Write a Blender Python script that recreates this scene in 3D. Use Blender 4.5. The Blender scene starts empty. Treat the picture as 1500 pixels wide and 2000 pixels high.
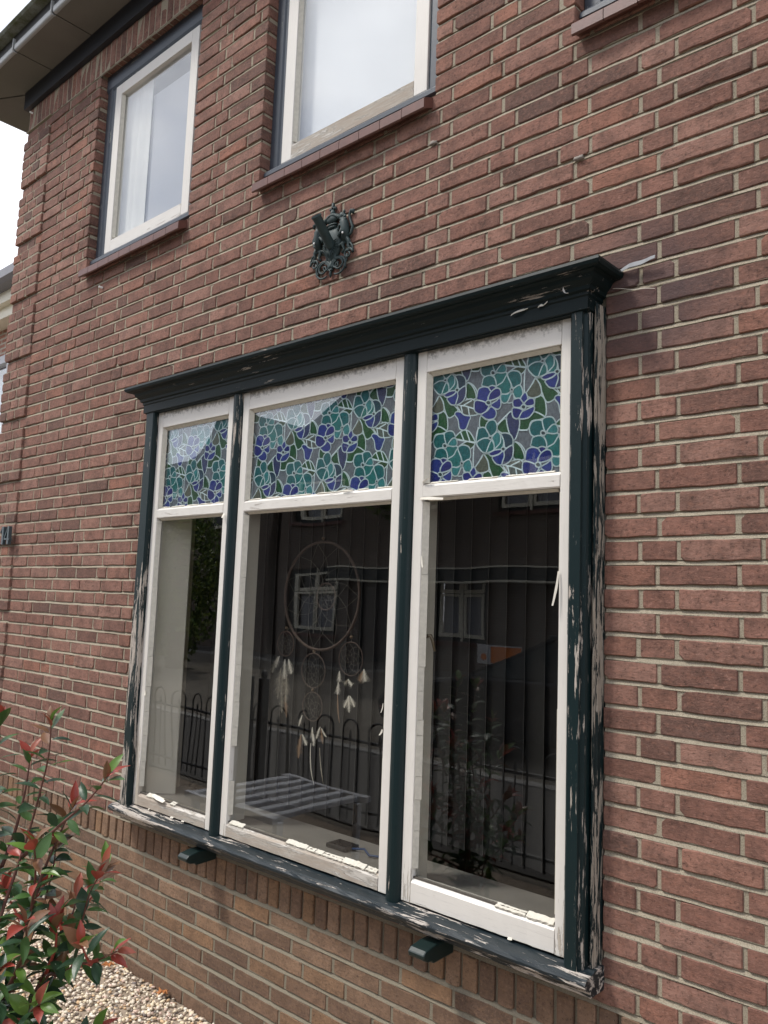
import bpy, math, random
import numpy as np
from mathutils import Vector, Matrix, noise
R = math.radians
sc = bpy.context.scene
# ---------------------------------------------------------------- camera
G = 1.595
cd = bpy.data.cameras.new('camera'); cam = bpy.data.objects.new('camera', cd); sc.collection.objects.link(cam)
cd.sensor_fit = 'VERTICAL'; cd.sensor_height = 36.0; cd.sensor_width = 27.0; cd.lens = 1593.6 * 36 / 2000
cd.clip_start = 0.05; cd.clip_end = 400
yaw, pitch, roll = -0.740607, 0.111478, 0.036707
fw = Vector((math.sin(yaw) * math.cos(pitch), math.cos(yaw) * math.cos(pitch), math.sin(pitch)))
rt = Vector((math.cos(yaw), -math.sin(yaw), 0)); up0 = rt.cross(fw)
rr = math.cos(roll) * rt + math.sin(roll) * up0; uu = -math.sin(roll) * rt + math.cos(roll) * up0
CAM = Vector((0, -2.0302, G))
cam.matrix_world = Matrix(((rr.x, uu.x, -fw.x, CAM.x), (rr.y, uu.y, -fw.y, CAM.y), (rr.z, uu.z, -fw.z, CAM.z), (0, 0, 0, 1)))
sc.camera = cam
# ---------------------------------------------------------------- world, sun, exposure
SUN_DIR = Vector((0.42, 0.50, -0.95)).normalized()       # direction the light travels
w = bpy.data.worlds.new('World'); sc.world = w; w.use_nodes = True
nt = w.node_tree; nt.nodes.clear()
def N(nt, t, **k):
    n = nt.nodes.new(t)
    for a, b in k.items(): setattr(n, a, b)
    return n
sky = N(nt, 'ShaderNodeTexSky', sky_type='NISHITA'); sky.sun_disc = False
sky.sun_elevation = math.asin(-SUN_DIR.z); sky.sun_rotation = math.atan2(-SUN_DIR.x, -SUN_DIR.y)
tc = N(nt, 'ShaderNodeTexCoord'); mp = N(nt, 'ShaderNodeMapping'); mp.inputs['Scale'].default_value = (1, 1, 1.8)
nz = N(nt, 'ShaderNodeTexNoise'); nz.inputs['Scale'].default_value = 2.3; nz.inputs['Detail'].default_value = 7; nz.inputs['Roughness'].default_value = .55
cr = N(nt, 'ShaderNodeValToRGB'); cr.color_ramp.elements[0].position = .33; cr.color_ramp.elements[1].position = .56
cr.color_ramp.elements[0].color = (.0, .0, .0, 1)
mul = N(nt, 'ShaderNodeMixRGB', blend_type='MULTIPLY'); mul.inputs[0].default_value = 1; mul.inputs[2].default_value = (.13, .13, .13, 1)
mx = N(nt, 'ShaderNodeMixRGB'); nz2 = N(nt, 'ShaderNodeTexNoise'); nz2.inputs['Scale'].default_value = 5; nz2.inputs['Detail'].default_value = 5
cr2 = N(nt, 'ShaderNodeValToRGB'); cr2.color_ramp.elements[0].position = .3; cr2.color_ramp.elements[1].position = .7
cr2.color_ramp.elements[0].color = (.98, 1.03, 1.17, 1); cr2.color_ramp.elements[1].color = (1.55, 1.55, 1.60, 1)
bg = N(nt, 'ShaderNodeBackground'); bg.inputs[1].default_value = 1.0; out = N(nt, 'ShaderNodeOutputWorld')
L = nt.links.new
L(tc.outputs['Generated'], mp.inputs[0]); L(mp.outputs[0], nz.inputs[0]); L(mp.outputs[0], nz2.inputs[0]); L(nz.outputs[0], cr.inputs[0]); L(nz2.outputs[0], cr2.inputs[0])
L(sky.outputs[0], mul.inputs[1]); L(cr.outputs[0], mx.inputs[0]); L(mul.outputs[0], mx.inputs[1]); L(cr2.outputs[0], mx.inputs[2])
L(mx.outputs[0], bg.inputs[0]); L(bg.outputs[0], out.inputs[0])
sd = bpy.data.lights.new('sun', 'SUN'); sd.energy = 2.4; sd.angle = R(10); sd.color = (1, .95, .88)
so = bpy.data.objects.new('sun', sd); sc.collection.objects.link(so)
so.rotation_euler = SUN_DIR.to_track_quat('-Z', 'Y').to_euler(); so.location = (-6, -8, 14)
sc.view_settings.view_transform = 'Standard'; sc.view_settings.look = 'None'; sc.view_settings.gamma = 1
sc.view_settings.exposure = 0.33; sc.view_settings.use_curve_mapping = False
sc.render.engine = 'CYCLES'
sc.cycles.transparent_max_bounces = 12; sc.cycles.max_bounces = 6; sc.cycles.diffuse_bounces = 3; sc.cycles.glossy_bounces = 3

def project(p):
    d = Vector(p) - CAM; z = d.dot(fw)
    if z < .05: return None
    return 750 + 1593.6 * d.dot(rr) / z, 1000 - 1593.6 * d.dot(uu) / z, z
def visible(p, m=60):
    q = project(p)
    return q is not None and -m < q[0] < 1500 + m and -m < q[1] < 2000 + m

# ---------------------------------------------------------------- mesh helpers
def root_of(p):
    v = Vector((0, 0, 0))
    while p is not None: v += p.location; p = p.parent
    return v
def link(o, parent=None):
    sc.collection.objects.link(o)
    if parent is not None: o.parent = parent
    return o
def tag(o, label=None, cat=None, group=None, kind=None):
    if label: o['label'] = label
    if cat: o['category'] = cat
    if group: o['group'] = group
    if kind: o['kind'] = kind
    return o
def empty(name, loc=(0, 0, 0)):
    o = bpy.data.objects.new(name, None); o.location = loc; o.empty_display_size = .1
    return link(o)
class MB:
    def __init__(s): s.v = []; s.f = []; s.m = []; s.r = []
    def add(s, vs, fs, m=0, r=0.0):
        b = len(s.v); s.v += [tuple(p) for p in vs]
        for f in fs: s.f.append([b + i for i in f]); s.m.append(m); s.r.append(r)
        return s
    def box(s, x0, x1, y0, y1, z0, z1, m=0, r=0.0):
        vs = [(x, y, z) for z in (z0, z1) for y in (y0, y1) for x in (x0, x1)]
        return s.add(vs, [(0, 2, 3, 1), (4, 5, 7, 6), (0, 1, 5, 4), (2, 6, 7, 3), (0, 4, 6, 2), (1, 3, 7, 5)], m, r)
    def prism(s, prof, a0, a1, axis='X', m=0, seg=1, jit=0, rng=None):
        """profile of (p,q) pairs; X: (y,z), Y: (x,z), Z: (x,y)"""
        n = len(prof); vs = []
        for i in range(seg + 1):
            a = a0 + (a1 - a0) * i / seg
            for (p, q) in prof:
                if jit and rng: p += rng.uniform(-jit, jit); q += rng.uniform(-jit, jit)
                vs.append({'X': (a, p, q), 'Y': (p, a, q), 'Z': (p, q, a)}[axis])
        fs = [tuple(range(n)), tuple(seg * n + i for i in reversed(range(n)))]
        for k in range(seg):
            for i in range(n):
                j = (i + 1) % n; fs.append((k * n + j, k * n + i, (k + 1) * n + i, (k + 1) * n + j))
        return s.add(vs, fs, m)
    def tube(s, pts, rad, n=8, m=0, cap=True):
        pts = [Vector(p) for p in pts]; k = len(pts)
        if not hasattr(rad, '__len__'): rad = [rad] * k
        vs = []; prev = None
        for i, p in enumerate(pts):
            t = (pts[min(i + 1, k - 1)] - pts[max(i - 1, 0)])
            if t.length < 1e-9: t = Vector((0, 0, 1))
            t.normalize()
            a = prev - t * prev.dot(t) if prev is not None else (t.orthogonal())
            if a.length < 1e-6: a = t.orthogonal()
            a.normalize(); prev = a; b = t.cross(a)
            for j in range(n):
                an = 2 * math.pi * j / n; vs.append(p + (a * math.cos(an) + b * math.sin(an)) * rad[i])
        fs = []
        for i in range(k - 1):
            for j in range(n):
                q = (j + 1) % n; fs.append((i * n + j, i * n + q, (i + 1) * n + q, (i + 1) * n + j))
        if cap: fs.append(tuple(reversed(range(n)))); fs.append(tuple((k - 1) * n + j for j in range(n)))
        return s.add(vs, fs, m)
    def blob(s, c, r, nu=10, nv=7, m=0, jit=0, rng=None, rot=None):
        c = Vector(c); vs = []
        for i in range(nv + 1):
            th = math.pi * i / nv
            for j in range(nu):
                ph = 2 * math.pi * j / nu; k = 1 + (rng.uniform(-jit, jit) if jit and 0 < i < nv else 0)
                p = Vector((r[0] * k * math.sin(th) * math.cos(ph), r[1] * k * math.sin(th) * math.sin(ph), r[2] * k * math.cos(th)))
                if rot is not None: p = rot @ p
                vs.append(c + p)
        fs = [(i * nu + j, (i + 1) * nu + j, (i + 1) * nu + (j + 1) % nu, i * nu + (j + 1) % nu) for i in range(nv) for j in range(nu)]
        return s.add(vs, fs, m)
    def build(s, name, mats, parent=None, smooth=False, bevel=0, label=None, rnd=False, bseg=2):
        if not isinstance(mats, (list, tuple)): mats = [mats]
        off = root_of(parent); me = bpy.data.meshes.new(name)
        me.from_pydata([(x - off.x, y - off.y, z - off.z) for x, y, z in s.v], [], s.f)
        for m in mats: me.materials.append(m)
        me.polygons.foreach_set('material_index', s.m)
        if rnd:
            at = me.attributes.new('rnd', 'FLOAT', 'FACE'); at.data.foreach_set('value', s.r)
        if smooth: me.polygons.foreach_set('use_smooth', [True] * len(s.f))
        me.update(); o = bpy.data.objects.new(name, me); link(o, parent)
        if bevel:
            b = o.modifiers.new('bevel', 'BEVEL'); b.width = bevel; b.segments = bseg; b.limit_method = 'ANGLE'; b.angle_limit = R(40)
        if label: o['label'] = label
        return o
def box(name, b, mat, parent=None, bevel=0, label=None):
    return MB().box(*b).build(name, mat, parent, bevel=bevel, label=label)

# ---------------------------------------------------------------- material helpers
class NT:
    def __init__(s, name):
        s.mat = bpy.data.materials.new(name); s.mat.use_nodes = True; s.t = s.mat.node_tree; s.t.nodes.clear()
        s.o = s.t.nodes.new('ShaderNodeOutputMaterial'); s.g = None
    def n(s, typ, ins={}, **k):
        n = s.t.nodes.new(typ)
        for a, b in k.items(): setattr(n, a, b)
        for a, b in ins.items(): s.set(n, a, b)
        return n
    def set(s, n, a, b):
        i = n.inputs[a]
        if hasattr(b, 'is_output') or isinstance(b, bpy.types.NodeSocket): s.t.links.new(b, i)
        else: i.default_value = b
    def pos(s):
        if s.g is None: s.g = s.n('ShaderNodeNewGeometry')
        return s.g.outputs['Position']
    def noise(s, scale=(1, 1, 1), sc=5, det=4, rough=.5, vec=None, dist=0):
        m = s.n('ShaderNodeMapping', {'Vector': vec or s.pos(), 'Scale': scale})
        return s.n('ShaderNodeTexNoise', {'Vector': m.outputs[0], 'Scale': sc, 'Detail': det, 'Roughness': rough, 'Distortion': dist}).outputs[0]
    def ramp(s, v, stops, interp='LINEAR'):
        r = s.n('ShaderNodeValToRGB', {'Fac': v}); e = r.color_ramp.elements; r.color_ramp.interpolation = interp
        while len(e) < len(stops): e.new(.5)
        for i, (p, c) in enumerate(stops):
            e[i].position = p; e[i].color = (c, c, c, 1) if not hasattr(c, '__len__') else (*c, 1)
        return r.outputs[0]
    def mix(s, f, a, b, mode='MIX'):
        def c(x): return (*x, 1) if isinstance(x, tuple) and len(x) == 3 else x
        return s.n('ShaderNodeMixRGB', {0: f, 1: c(a), 2: c(b)}, blend_type=mode).outputs[0]
    def math(s, op, a, b=0, c=0):
        n = s.n('ShaderNodeMath', {0: a, 1: b}, operation=op)
        return n.outputs[0]
    def bump(s, h, strength=.5, dist=.002, normal=None):
        k = {'Height': h, 'Strength': strength, 'Distance': dist}
        if normal is not None: k['Normal'] = normal
        return s.n('ShaderNodeBump', k).outputs[0]
    def pbr(s, col, rough=.6, normal=None, metal=0, spec=.5, **k):
        d = {'Base Color': (*col, 1) if isinstance(col, tuple) and len(col) == 3 else col, 'Roughness': rough, 'Metallic': metal, 'Specular IOR Level': spec}
        d.update(k)
        if normal is not None: d['Normal'] = normal
        b = s.n('ShaderNodeBsdfPrincipled', d); s.t.links.new(b.outputs[0], s.o.inputs[0]); return s.mat
def simple(name, col, rough=.6, var=.15, nsc=8, metal=0, bump=0, bsc=60, **k):
    t = NT(name); n = t.noise(sc=nsc, det=5)
    c = t.mix(n, tuple(max(0, x * (1 - var)) for x in col), tuple(x * (1 + var) for x in col))
    nm = t.bump(t.noise(sc=bsc, det=4), .5, bump) if bump else None
    return t.pbr(c, rough, nm, metal, **k)

def brick_mat(name, base, dark, hot, light, stain=.5, bumpd=.006):
    t = NT(name)
    oi = t.n('ShaderNodeObjectInfo').outputs['Random']; at = t.n('ShaderNodeAttribute', attribute_name='rnd').outputs['Fac']
    rn = t.math('FRACT', t.math('ADD', oi, at))
    c = t.ramp(rn, [(0, dark), (.10, tuple(.65*a+.35*b for a, b in zip(dark, base))), (.38, base), (.62, tuple(.5*a+.5*b for a, b in zip(light, base))), (.8, light), (1, hot)])
    r2 = t.math('FRACT', t.math('MULTIPLY', rn, 7.31)); c = t.mix(t.math('MULTIPLY', r2, .35), c, tuple(x * .62 for x in base))
    n1 = t.noise(sc=14, det=6, rough=.65); n2 = t.noise((1, 1, 2.0), sc=45, det=5, rough=.65); n3 = t.noise(sc=95, det=6, rough=.8); n4 = t.noise((.45, 1, 2.6), sc=60, det=6, rough=.75)
    c = t.mix(t.math('MULTIPLY', t.ramp(n1, [(.42, 0), (.66, 1)]), stain), c, tuple(x * .45 for x in dark))
    c = t.mix(t.math('MULTIPLY', t.ramp(n2, [(.5, 0), (.7, 1)]), .45), c, hot)
    c = t.mix(t.math('MULTIPLY', t.ramp(n4, [(.54, 0), (.68, 1)]), .55), c, tuple(x * .48 for x in dark))
    c = t.mix(t.math('MULTIPLY', t.ramp(n3, [(.54, 0), (.63, 1)]), .7), c, tuple(x * .30 for x in dark))
    c = t.mix(t.math('MULTIPLY', t.ramp(n3, [(.34, 1), (.44, 0)]), .40), c, tuple(min(1, x * 1.5) for x in light))
    big = t.noise(sc=1.6, det=5, rough=.65); c = t.mix(t.math('MULTIPLY', t.ramp(big, [(.42, 0), (.64, 1)]), .28), c, tuple(x * .62 for x in base))
    ds = t.n('ShaderNodeVectorMath', {0: t.pos(), 1: (-.93, 0, 2.44)}, operation='DISTANCE').outputs[1 if False else 'Value']
    bl_ = t.ramp(t.math('ADD', ds, t.math('MULTIPLY', t.noise(sc=12, det=4), .12)), [(.14, 1), (.34, 0)])
    c = t.mix(t.math('MULTIPLY', bl_, .75), c, (.085, .060, .062))
    spk = t.n('ShaderNodeTexVoronoi', {'Vector': t.pos(), 'Scale': 75.0}).outputs['Distance']
    c = t.mix(t.math('MULTIPLY', t.ramp(spk, [(.035, 1), (.06, 0)]), .5), c, (.55, .48, .42))
    h = t.mix(.5, t.noise((1, 1, 1.5), sc=110, det=7, rough=.8), t.noise((.6, 1, 1.6), sc=28, det=5, rough=.6))
    return t.pbr(c, .88, t.bump(h, 1, bumpd), spec=.3)
M = {}
M['brick'] = brick_mat('red_brick', (.282, .140, .105), (.140, .086, .070), (.325, .148, .100), (.355, .205, .160), .6)
M['pbrick'] = brick_mat('plinth_brick', (.24, .15, .10), (.145, .095, .07), (.30, .175, .095), (.32, .21, .14), .5, .006)
M['tile'] = simple('sill_tile', (.13, .055, .042), .45, .35, 30, bump=.0006, bsc=200)
def mortar_mat():
    t = NT('mortar'); n = t.noise(sc=9, det=5); n2 = t.noise(sc=320, det=4, rough=.7)
    c = t.mix(n, (.32, .28, .21), (.47, .415, .315)); c = t.mix(t.ramp(n2, [(.45, 0), (.75, 1)]), c, (.16, .13, .10))
    z = t.n('ShaderNodeSeparateXYZ', {0: t.pos()}).outputs[2]
    low = t.ramp(t.math('MULTIPLY', z, .4), [(.22, 1), (.26, 0)])
    c = t.mix(t.math('MULTIPLY', low, .55), c, (.15, .135, .10))
    return t.pbr(c, .95, t.bump(t.noise(sc=260, det=5, rough=.8), 1, .0025), spec=.2)
M['mortar'] = mortar_mat()
def paint_mat(name, paint, axis='Z', amount=.45, primer=(.50, .45, .40), wood=(.20, .165, .13), rough=.42, fine=1.0, zlow=None, dirt=.25, sheen=.5):
    """old paint that has peeled along the grain; amount: share of bare wood"""
    P0 = paint; t = NT(name); s = {'Z': (9, 9, 1.1), 'X': (1.1, 9, 9)}[axis]; s2 = {'Z': (60, 60, 4), 'X': (4, 60, 60)}[axis]
    a = t.noise(s, sc=2.6 * fine, det=12, rough=.76, dist=.5); b = t.noise(s2, sc=2.2, det=5, rough=.6)
    big = t.noise(sc=1.7, det=2)
    v = t.math('ADD', t.math('MULTIPLY', a, .72), t.math('MULTIPLY', b, .28)); v = t.math('ADD', v, t.math('MULTIPLY', t.math('SUBTRACT', big, .5), .30))
    if zlow:
        z = t.n('ShaderNodeSeparateXYZ', {0: t.pos()}).outputs[2]
        g = t.n('ShaderNodeMapRange', {0: z, 1: zlow[0], 2: zlow[1], 3: zlow[2], 4: 0.0}).outputs[0]
        v = t.math('ADD', v, g)
    th = 1 - amount
    bare = t.ramp(v, [(th, 0), (th + .012, 1)]); prim = t.ramp(v, [(th - .022, 0), (th - .012, 1)])
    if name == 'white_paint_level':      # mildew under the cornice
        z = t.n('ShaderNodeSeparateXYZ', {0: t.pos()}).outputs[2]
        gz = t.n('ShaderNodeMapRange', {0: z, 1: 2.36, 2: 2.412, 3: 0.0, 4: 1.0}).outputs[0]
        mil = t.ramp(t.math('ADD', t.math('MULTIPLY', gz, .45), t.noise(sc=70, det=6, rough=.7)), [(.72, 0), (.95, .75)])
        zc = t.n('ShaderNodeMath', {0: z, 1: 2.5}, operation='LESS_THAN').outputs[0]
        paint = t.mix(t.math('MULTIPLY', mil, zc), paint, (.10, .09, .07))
    g = t.noise(s2, sc=6, det=6, rough=.7)
    wc = t.mix(g, tuple(x * .35 for x in wood), tuple(min(1, x * 2.1) for x in wood))
    pc = t.mix(t.math('MULTIPLY', t.noise(sc=6, det=6, rough=.65), dirt * 1.5), paint, tuple(x * .55 for x in P0))
    pc = t.mix(t.math('MULTIPLY', t.ramp(t.noise(s2, sc=3, det=6, rough=.7), [(.56, 0), (.66, 1)]), dirt), pc, tuple(x * .45 for x in P0))
    pv = t.mix(t.noise(s2, sc=4, det=6, rough=.7), tuple(x * .6 for x in primer), tuple(min(1, x * 1.35) for x in primer))
    c = t.mix(prim, pc, pv); bz = t.ramp(t.math('ADD', t.math('MULTIPLY', v, .6), t.math('MULTIPLY', g, .4)), [(th - .02, .25), (th + .07, 1)])
    c = t.mix(t.math('MULTIPLY', bare, bz), c, wc)
    ro = t.mix(prim, (rough, rough, rough), (.9, .9, .9))
    h = t.math('ADD', t.math('MULTIPLY', prim, -.8), t.math('MULTIPLY', g, .25)); h = t.math('ADD', h, t.math('MULTIPLY', t.noise(sc=35, det=4), .25))
    return t.pbr(c, ro, t.bump(h, 1, .0016), spec=sheen)
GREEN = (.0065, .0185, .0205); GREEN_SHADED = (.0040, .0115, .0125); BLUE = (.060, .074, .094); WHITE = (.76, .73, .675)
M['green_v'] = paint_mat('green_paint_upright', GREEN, 'Z', .405, primer=(.47, .42, .37), wood=(.25, .21, .17), dirt=.2, sheen=.3)
M['green_side'] = paint_mat('green_paint_side', GREEN, 'Z', .465, primer=(.36, .32, .27), wood=(.20, .17, .13), dirt=.2, fine=1.8, sheen=.3)
M['green_shaded'] = paint_mat('green_paint_shaded', GREEN_SHADED, 'X', .378, primer=(.36, .32, .28), wood=(.22, .19, .15), dirt=.25, sheen=.22, rough=.5)  # the cornice's deep shade put into the colour: a darker copy of the green
M['green_sill'] = paint_mat('green_paint_sill', (.0075, .016, .021), 'X', .435, primer=(.55, .50, .45), wood=(.21, .18, .14), dirt=.3, fine=1.3)
M['green_m'] = paint_mat('green_paint_mullion', GREEN, 'Z', .395, primer=(.47, .42, .37), wood=(.25, .21, .17), dirt=.2, sheen=.3)
M['blue_v'] = paint_mat('blue_grey_paint_upright', BLUE, 'Z', .375, primer=(.40, .42, .38), wood=(.30, .26, .2), dirt=.3)
M['blue_h'] = paint_mat('blue_grey_paint_level', BLUE, 'X', .345, primer=(.40, .42, .38), wood=(.30, .26, .2), dirt=.3)
M['white_v'] = paint_mat('white_paint_upright', WHITE, 'Z', .30, primer=(.52, .47, .40), wood=(.33, .28, .22), dirt=.16, zlow=(.72, 1.5, .17), sheen=.35)
M['white_h'] = paint_mat('white_paint_level', WHITE, 'X', .27, primer=(.50, .44, .38), wood=(.30, .25, .2), dirt=.12, sheen=.4)
M['white_mid'] = paint_mat('white_paint_middle_rail', WHITE, 'X', .40, primer=(.55, .5, .44), wood=(.36, .30, .24), dirt=.22, sheen=.4)
M['white_low'] = paint_mat('white_paint_bottom_rail', (.64, .60, .54), 'X', .52, primer=(.50, .46, .40), wood=(.30, .255, .21), dirt=.35, sheen=.3, fine=1.3)
M['white_ok'] = paint_mat('white_paint_sound', WHITE, 'X', .345, primer=(.5, .45, .4), dirt=.2, zlow=(.70, .80, .03), sheen=.4)
M['putty'] = simple('old_putty', (.58, .55, .47), .75, .22, 70, bump=.0018, bsc=110)
M['flake'] = simple('paint_flake', (.70, .66, .57), .6, .1, 60)
M['bare'] = simple('bare_rebate_wood', (.085, .075, .062), .9, .4, 60, bump=.001, bsc=120)
M['dark_green'] = simple('dark_green_enamel', (.007, .018, .017), .38, .35, 25, bump=.0005, bsc=90)
M['iron'] = simple('painted_iron', (.022, .042, .042), .62, .5, 40, bump=.0004, bsc=200)
M['black'] = simple('black_paint', (.006, .008, .011), .5, .4, 5)
M['frieze'] = simple('dark_blue_frieze', (.010, .013, .019), .45, .4, 4)
M['beige'] = simple('beige_reveal', (.80, .76, .67), .8, .08, 5)
M['inner'] = simple('dusty_window_board', (.22, .213, .20), .55, .25, 12)
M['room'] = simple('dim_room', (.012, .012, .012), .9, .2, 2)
M['slat'] = simple('dark_blind_slat', (.008, .008, .009), .7, .3, 3)
M['slat2'] = simple('grey_blind_slat', (.022, .022, .022), .7, .2, 3)
M['edge_glint'] = simple('slat_edge_glint', (.075, .072, .07), .7, .1, 3)  # light caught along the slat edges, painted as a paler strip
M['net'] = simple('net_curtain', (.86, .86, .87), .9, .06, 4)
M['zinc'] = simple('zinc_flashing', (.24, .25, .26), .8, .4, 60, metal=0, bump=.002, bsc=60)
M['nail'] = simple('white_plastic', (.8, .8, .78), .4, .03)
M['metal'] = simple('worn_brass', (.32, .27, .20), .3, .2, 20, metal=.9)
def soffit_mat():
    t = NT('weathered_soffit'); n = t.noise(sc=3.5, det=7, rough=.6); m2 = t.noise(sc=1.4, det=3)
    c = t.mix(n, (.115, .105, .09), (.195, .18, .155)); c = t.mix(t.ramp(m2, [(.4, 0), (.65, .7)]), c, (.145, .145, .115))
    return t.pbr(c, .85, t.bump(t.noise(sc=60, det=4), .5, .001))
M['soffit'] = soffit_mat()
M['lip'] = simple('pale_gutter_edge', (.34, .355, .36), .5, .2, 6)
def moss_mat():
    t = NT('mossy_gutter_rim'); n = t.noise(sc=9, det=6, rough=.7)
    return t.pbr(t.mix(t.ramp(n, [(.38, 0), (.6, 1)]), (.20, .22, .20), (.075, .085, .035)), .8, t.bump(n, .6, .004))
M['moss'] = moss_mat()
def glass_mat(name='window_glass', wave=.0, tint=(.88, .88, .865), boost=1.0, n_=1.62):
    t = NT(name); nm = None
    k = {}
    if wave:
        nm = t.bump(t.noise((1, 1, .5), sc=2.6, det=1), 1, wave); k['Normal'] = nm
    bf = t.n('ShaderNodeNewGeometry').outputs['Backfacing']      # thin pane: the same reflection from both faces
    ior = t.n('ShaderNodeMapRange', {0: bf, 1: 0.0, 2: 1.0, 3: n_, 4: 1 / n_}).outputs[0]
    fr = t.n('ShaderNodeFresnel', {'IOR': ior, **k}).outputs[0]
    fr = t.math('MULTIPLY', fr, boost)
    tr = t.n('ShaderNodeBsdfTransparent', {'Color': (*tint, 1)}).outputs[0]
    gl = t.n('ShaderNodeBsdfGlossy', {'Color': (.97, .98, 1, 1), 'Roughness': .0, **k}).outputs[0]
    mxs = t.n('ShaderNodeMixShader', {0: fr, 1: tr, 2: gl}).outputs[0]
    t.t.links.new(mxs, t.o.inputs[0]); return t.mat
M['glass'] = glass_mat('window_glass', .0022, n_=1.52); M['glass_f'] = glass_mat('film_backed_glass', .0015, (.95, .96, .96), n_=1.7)
M['glass_u'] = glass_mat('upper_glass', .001, (.95, .96, .96))
def film_mat(name, col):
    t = NT(name); n = t.noise((1, 1, 1), sc=90, det=4, rough=.7, dist=1.2); n2 = t.noise((30, 8, 12), sc=5, det=5, rough=.7)
    c = t.mix(t.ramp(n2, [(.3, 0), (.7, 1)]), tuple(x * .55 for x in col), tuple(x * 1.3 for x in col))
    return t.pbr(c, .35, t.bump(n, 1, .002), spec=.35)
FC = {'t': (.004, .125, .135), 'b': (.008, .165, .16), 'a': (.03, .22, .23), 'd': (.012, .05, .085), 'n': (.018, .038, .24), 'm': (.009, .018, .18),
      's': (.032, .045, .13), 'g': (.012, .085, .028), 'o': (.025, .065, .022), 'k': (.10, .115, .085), 'w': (.10, .12, .105), 'l': (.15, .175, .20), 'c': (.03, .06, .07)}
FM = {k: film_mat('film_' + {'t': 'teal', 'b': 'sea_green', 'a': 'pale_teal', 'd': 'petrol', 'n': 'navy', 'm': 'deep_navy', 's': 'slate_blue', 'g': 'leaf_green', 'o': 'olive_green', 'k': 'taupe', 'w': 'grey_green', 'l': 'pearl_grey', 'c': 'flower_eye'}[k], v) for k, v in FC.items()}
FM['line'] = simple('film_lead_line', (.66, .80, .82), .4, .05)
M['gravel_base'] = simple('gravel_bed', (.30, .24, .18), .95, .4, 60, bump=.006, bsc=90)
# ---------------------------------------------------------------- ground
gb = MB(); gb.add([(-60, -60, -.012), (60, -60, -.012), (60, 60, -.012), (-60, 60, -.012)], [(0, 1, 2, 3)])
tag(gb.build('ground', simple('ground_soil', (.16, .14, .11), .95, .3, 1)), kind='structure')
gb = MB(); gb.add([(-14, -2.35, -.006), (4, -2.35, -.006), (4, .02, -.006), (-14, .02, -.006)], [(0, 1, 2, 3)])
tag(gb.build('garden_bed', M['gravel_base']), kind='structure')
def paving_mat():
    t = NT('concrete_paving'); b = t.n('ShaderNodeTexBrick', {'Vector': t.pos(), 'Color1': (.07, .063, .056, 1), 'Color2': (.09, .08, .07, 1), 'Mortar': (.05, .047, .042, 1), 'Scale': 3.3, 'Mortar Size': .012}).outputs[0]
    return t.pbr(t.mix(.3, b, t.mix(t.noise(sc=4), (.06, .06, .05), (.16, .15, .135))), .9)
pav = paving_mat()
tag(MB().box(-40, 20, -4.6, -2.45, -.1, .0).build('pavement', pav), kind='structure')
tag(MB().box(-40, 20, -12.2, -4.75, -.1, -.06).build('road', simple('asphalt', (.040, .039, .038), .9, .25, 3, bump=.003, bsc=80)), kind='structure')
tag(MB().box(-40, 20, -13.6, -12.25, -.1, .04).build('pavement', pav), kind='structure')
for i in range(2):
    o = box('kerb', (-40, 20, -4.75, -4.6, -.1, .02) if i == 0 else (-40, 20, -12.27 + .02, -12.2, -.1, .05), simple('kerb_stone%d' % i, (.3, .29, .27), .9, .2), bevel=.01); tag(o, kind='structure')

# ---------------------------------------------------------------- the brick house
HX = -2.5
house = empty('brick_house', (HX, 0, 0))
tag(house, 'red brick house with peeling green and white window frames above a gravel bed', 'house')
U = .1025; BED0 = 2.41185; CH = .0625
def bed(k): return BED0 + CH * k
XL, XR = -5.04, 1.3
BIG = (-3.302, -1.043, .650, 2.475)
OPEN = [(-4.125, -3.158, 3.349, 4.486), (-2.642, -1.690, 3.349, 4.486), (-1.150, -.20, 3.349, 4.486)]
HOLES = [BIG] + OPEN
ZS0, ZS1 = .4955, .5935          # soldier course below the window
ZL0, ZL1 = 4.486, 4.640          # soldier course under the eaves
rng = random.Random(7)
# brick meshes: an uneven rounded outline, chamfered
def outline(Lx, H, rg, wob=.0021):
    pts = []; nx = max(2, int(Lx / .035)); c = [rg.uniform(.002, .0042) for _ in range(4)]
    if rg.random() < .4: c[rg.randrange(4)] = rg.uniform(.006, .014)
    hx, hz = Lx / 2, H / 2
    pts.append((-hx + c[0], -hz))
    for i in range(1, nx): pts.append((-hx + Lx * i / nx, -hz + rg.uniform(-wob, wob)))
    pts += [(hx - c[1], -hz), (hx, -hz + c[1]), (hx, hz - c[2]), (hx - c[2], hz)]
    for i in range(1, nx): pts.append((hx - Lx * i / nx, hz + rg.uniform(-wob, wob)))
    pts += [(-hx + c[3], hz), (-hx, hz - c[3]), (-hx, -hz + c[0])]
    return pts
def brick_geo(Lx, H, rg, depth=.062):
    o = outline(Lx, H, rg); n = len(o); vs = []
    k = rg.uniform(.0016, .003); t1 = rg.uniform(-.0011, .0011); t2 = rg.uniform(-.0009, .0009)
    for (x, z) in o: vs.append((x, depth, z))
    for (x, z) in o: vs.append((x, .003, z))
    for (x, z) in o:
        sx = (Lx / 2 - k) / (Lx / 2); sz = (H / 2 - k) / (H / 2); vs.append((x * sx, t1 * x / Lx * 2 + t2 * z / H * 2, z * sz))
    fs = []
    for r in (0, 1):
        for i in range(n): j = (i + 1) % n; fs.append((r * n + i, r * n + j, (r + 1) * n + j, (r + 1) * n + i))
    fs.append(tuple(2 * n + i for i in range(n)))
    return vs, fs
pieces = []   # x0,x1,z0,z1,yface,kind
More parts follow.
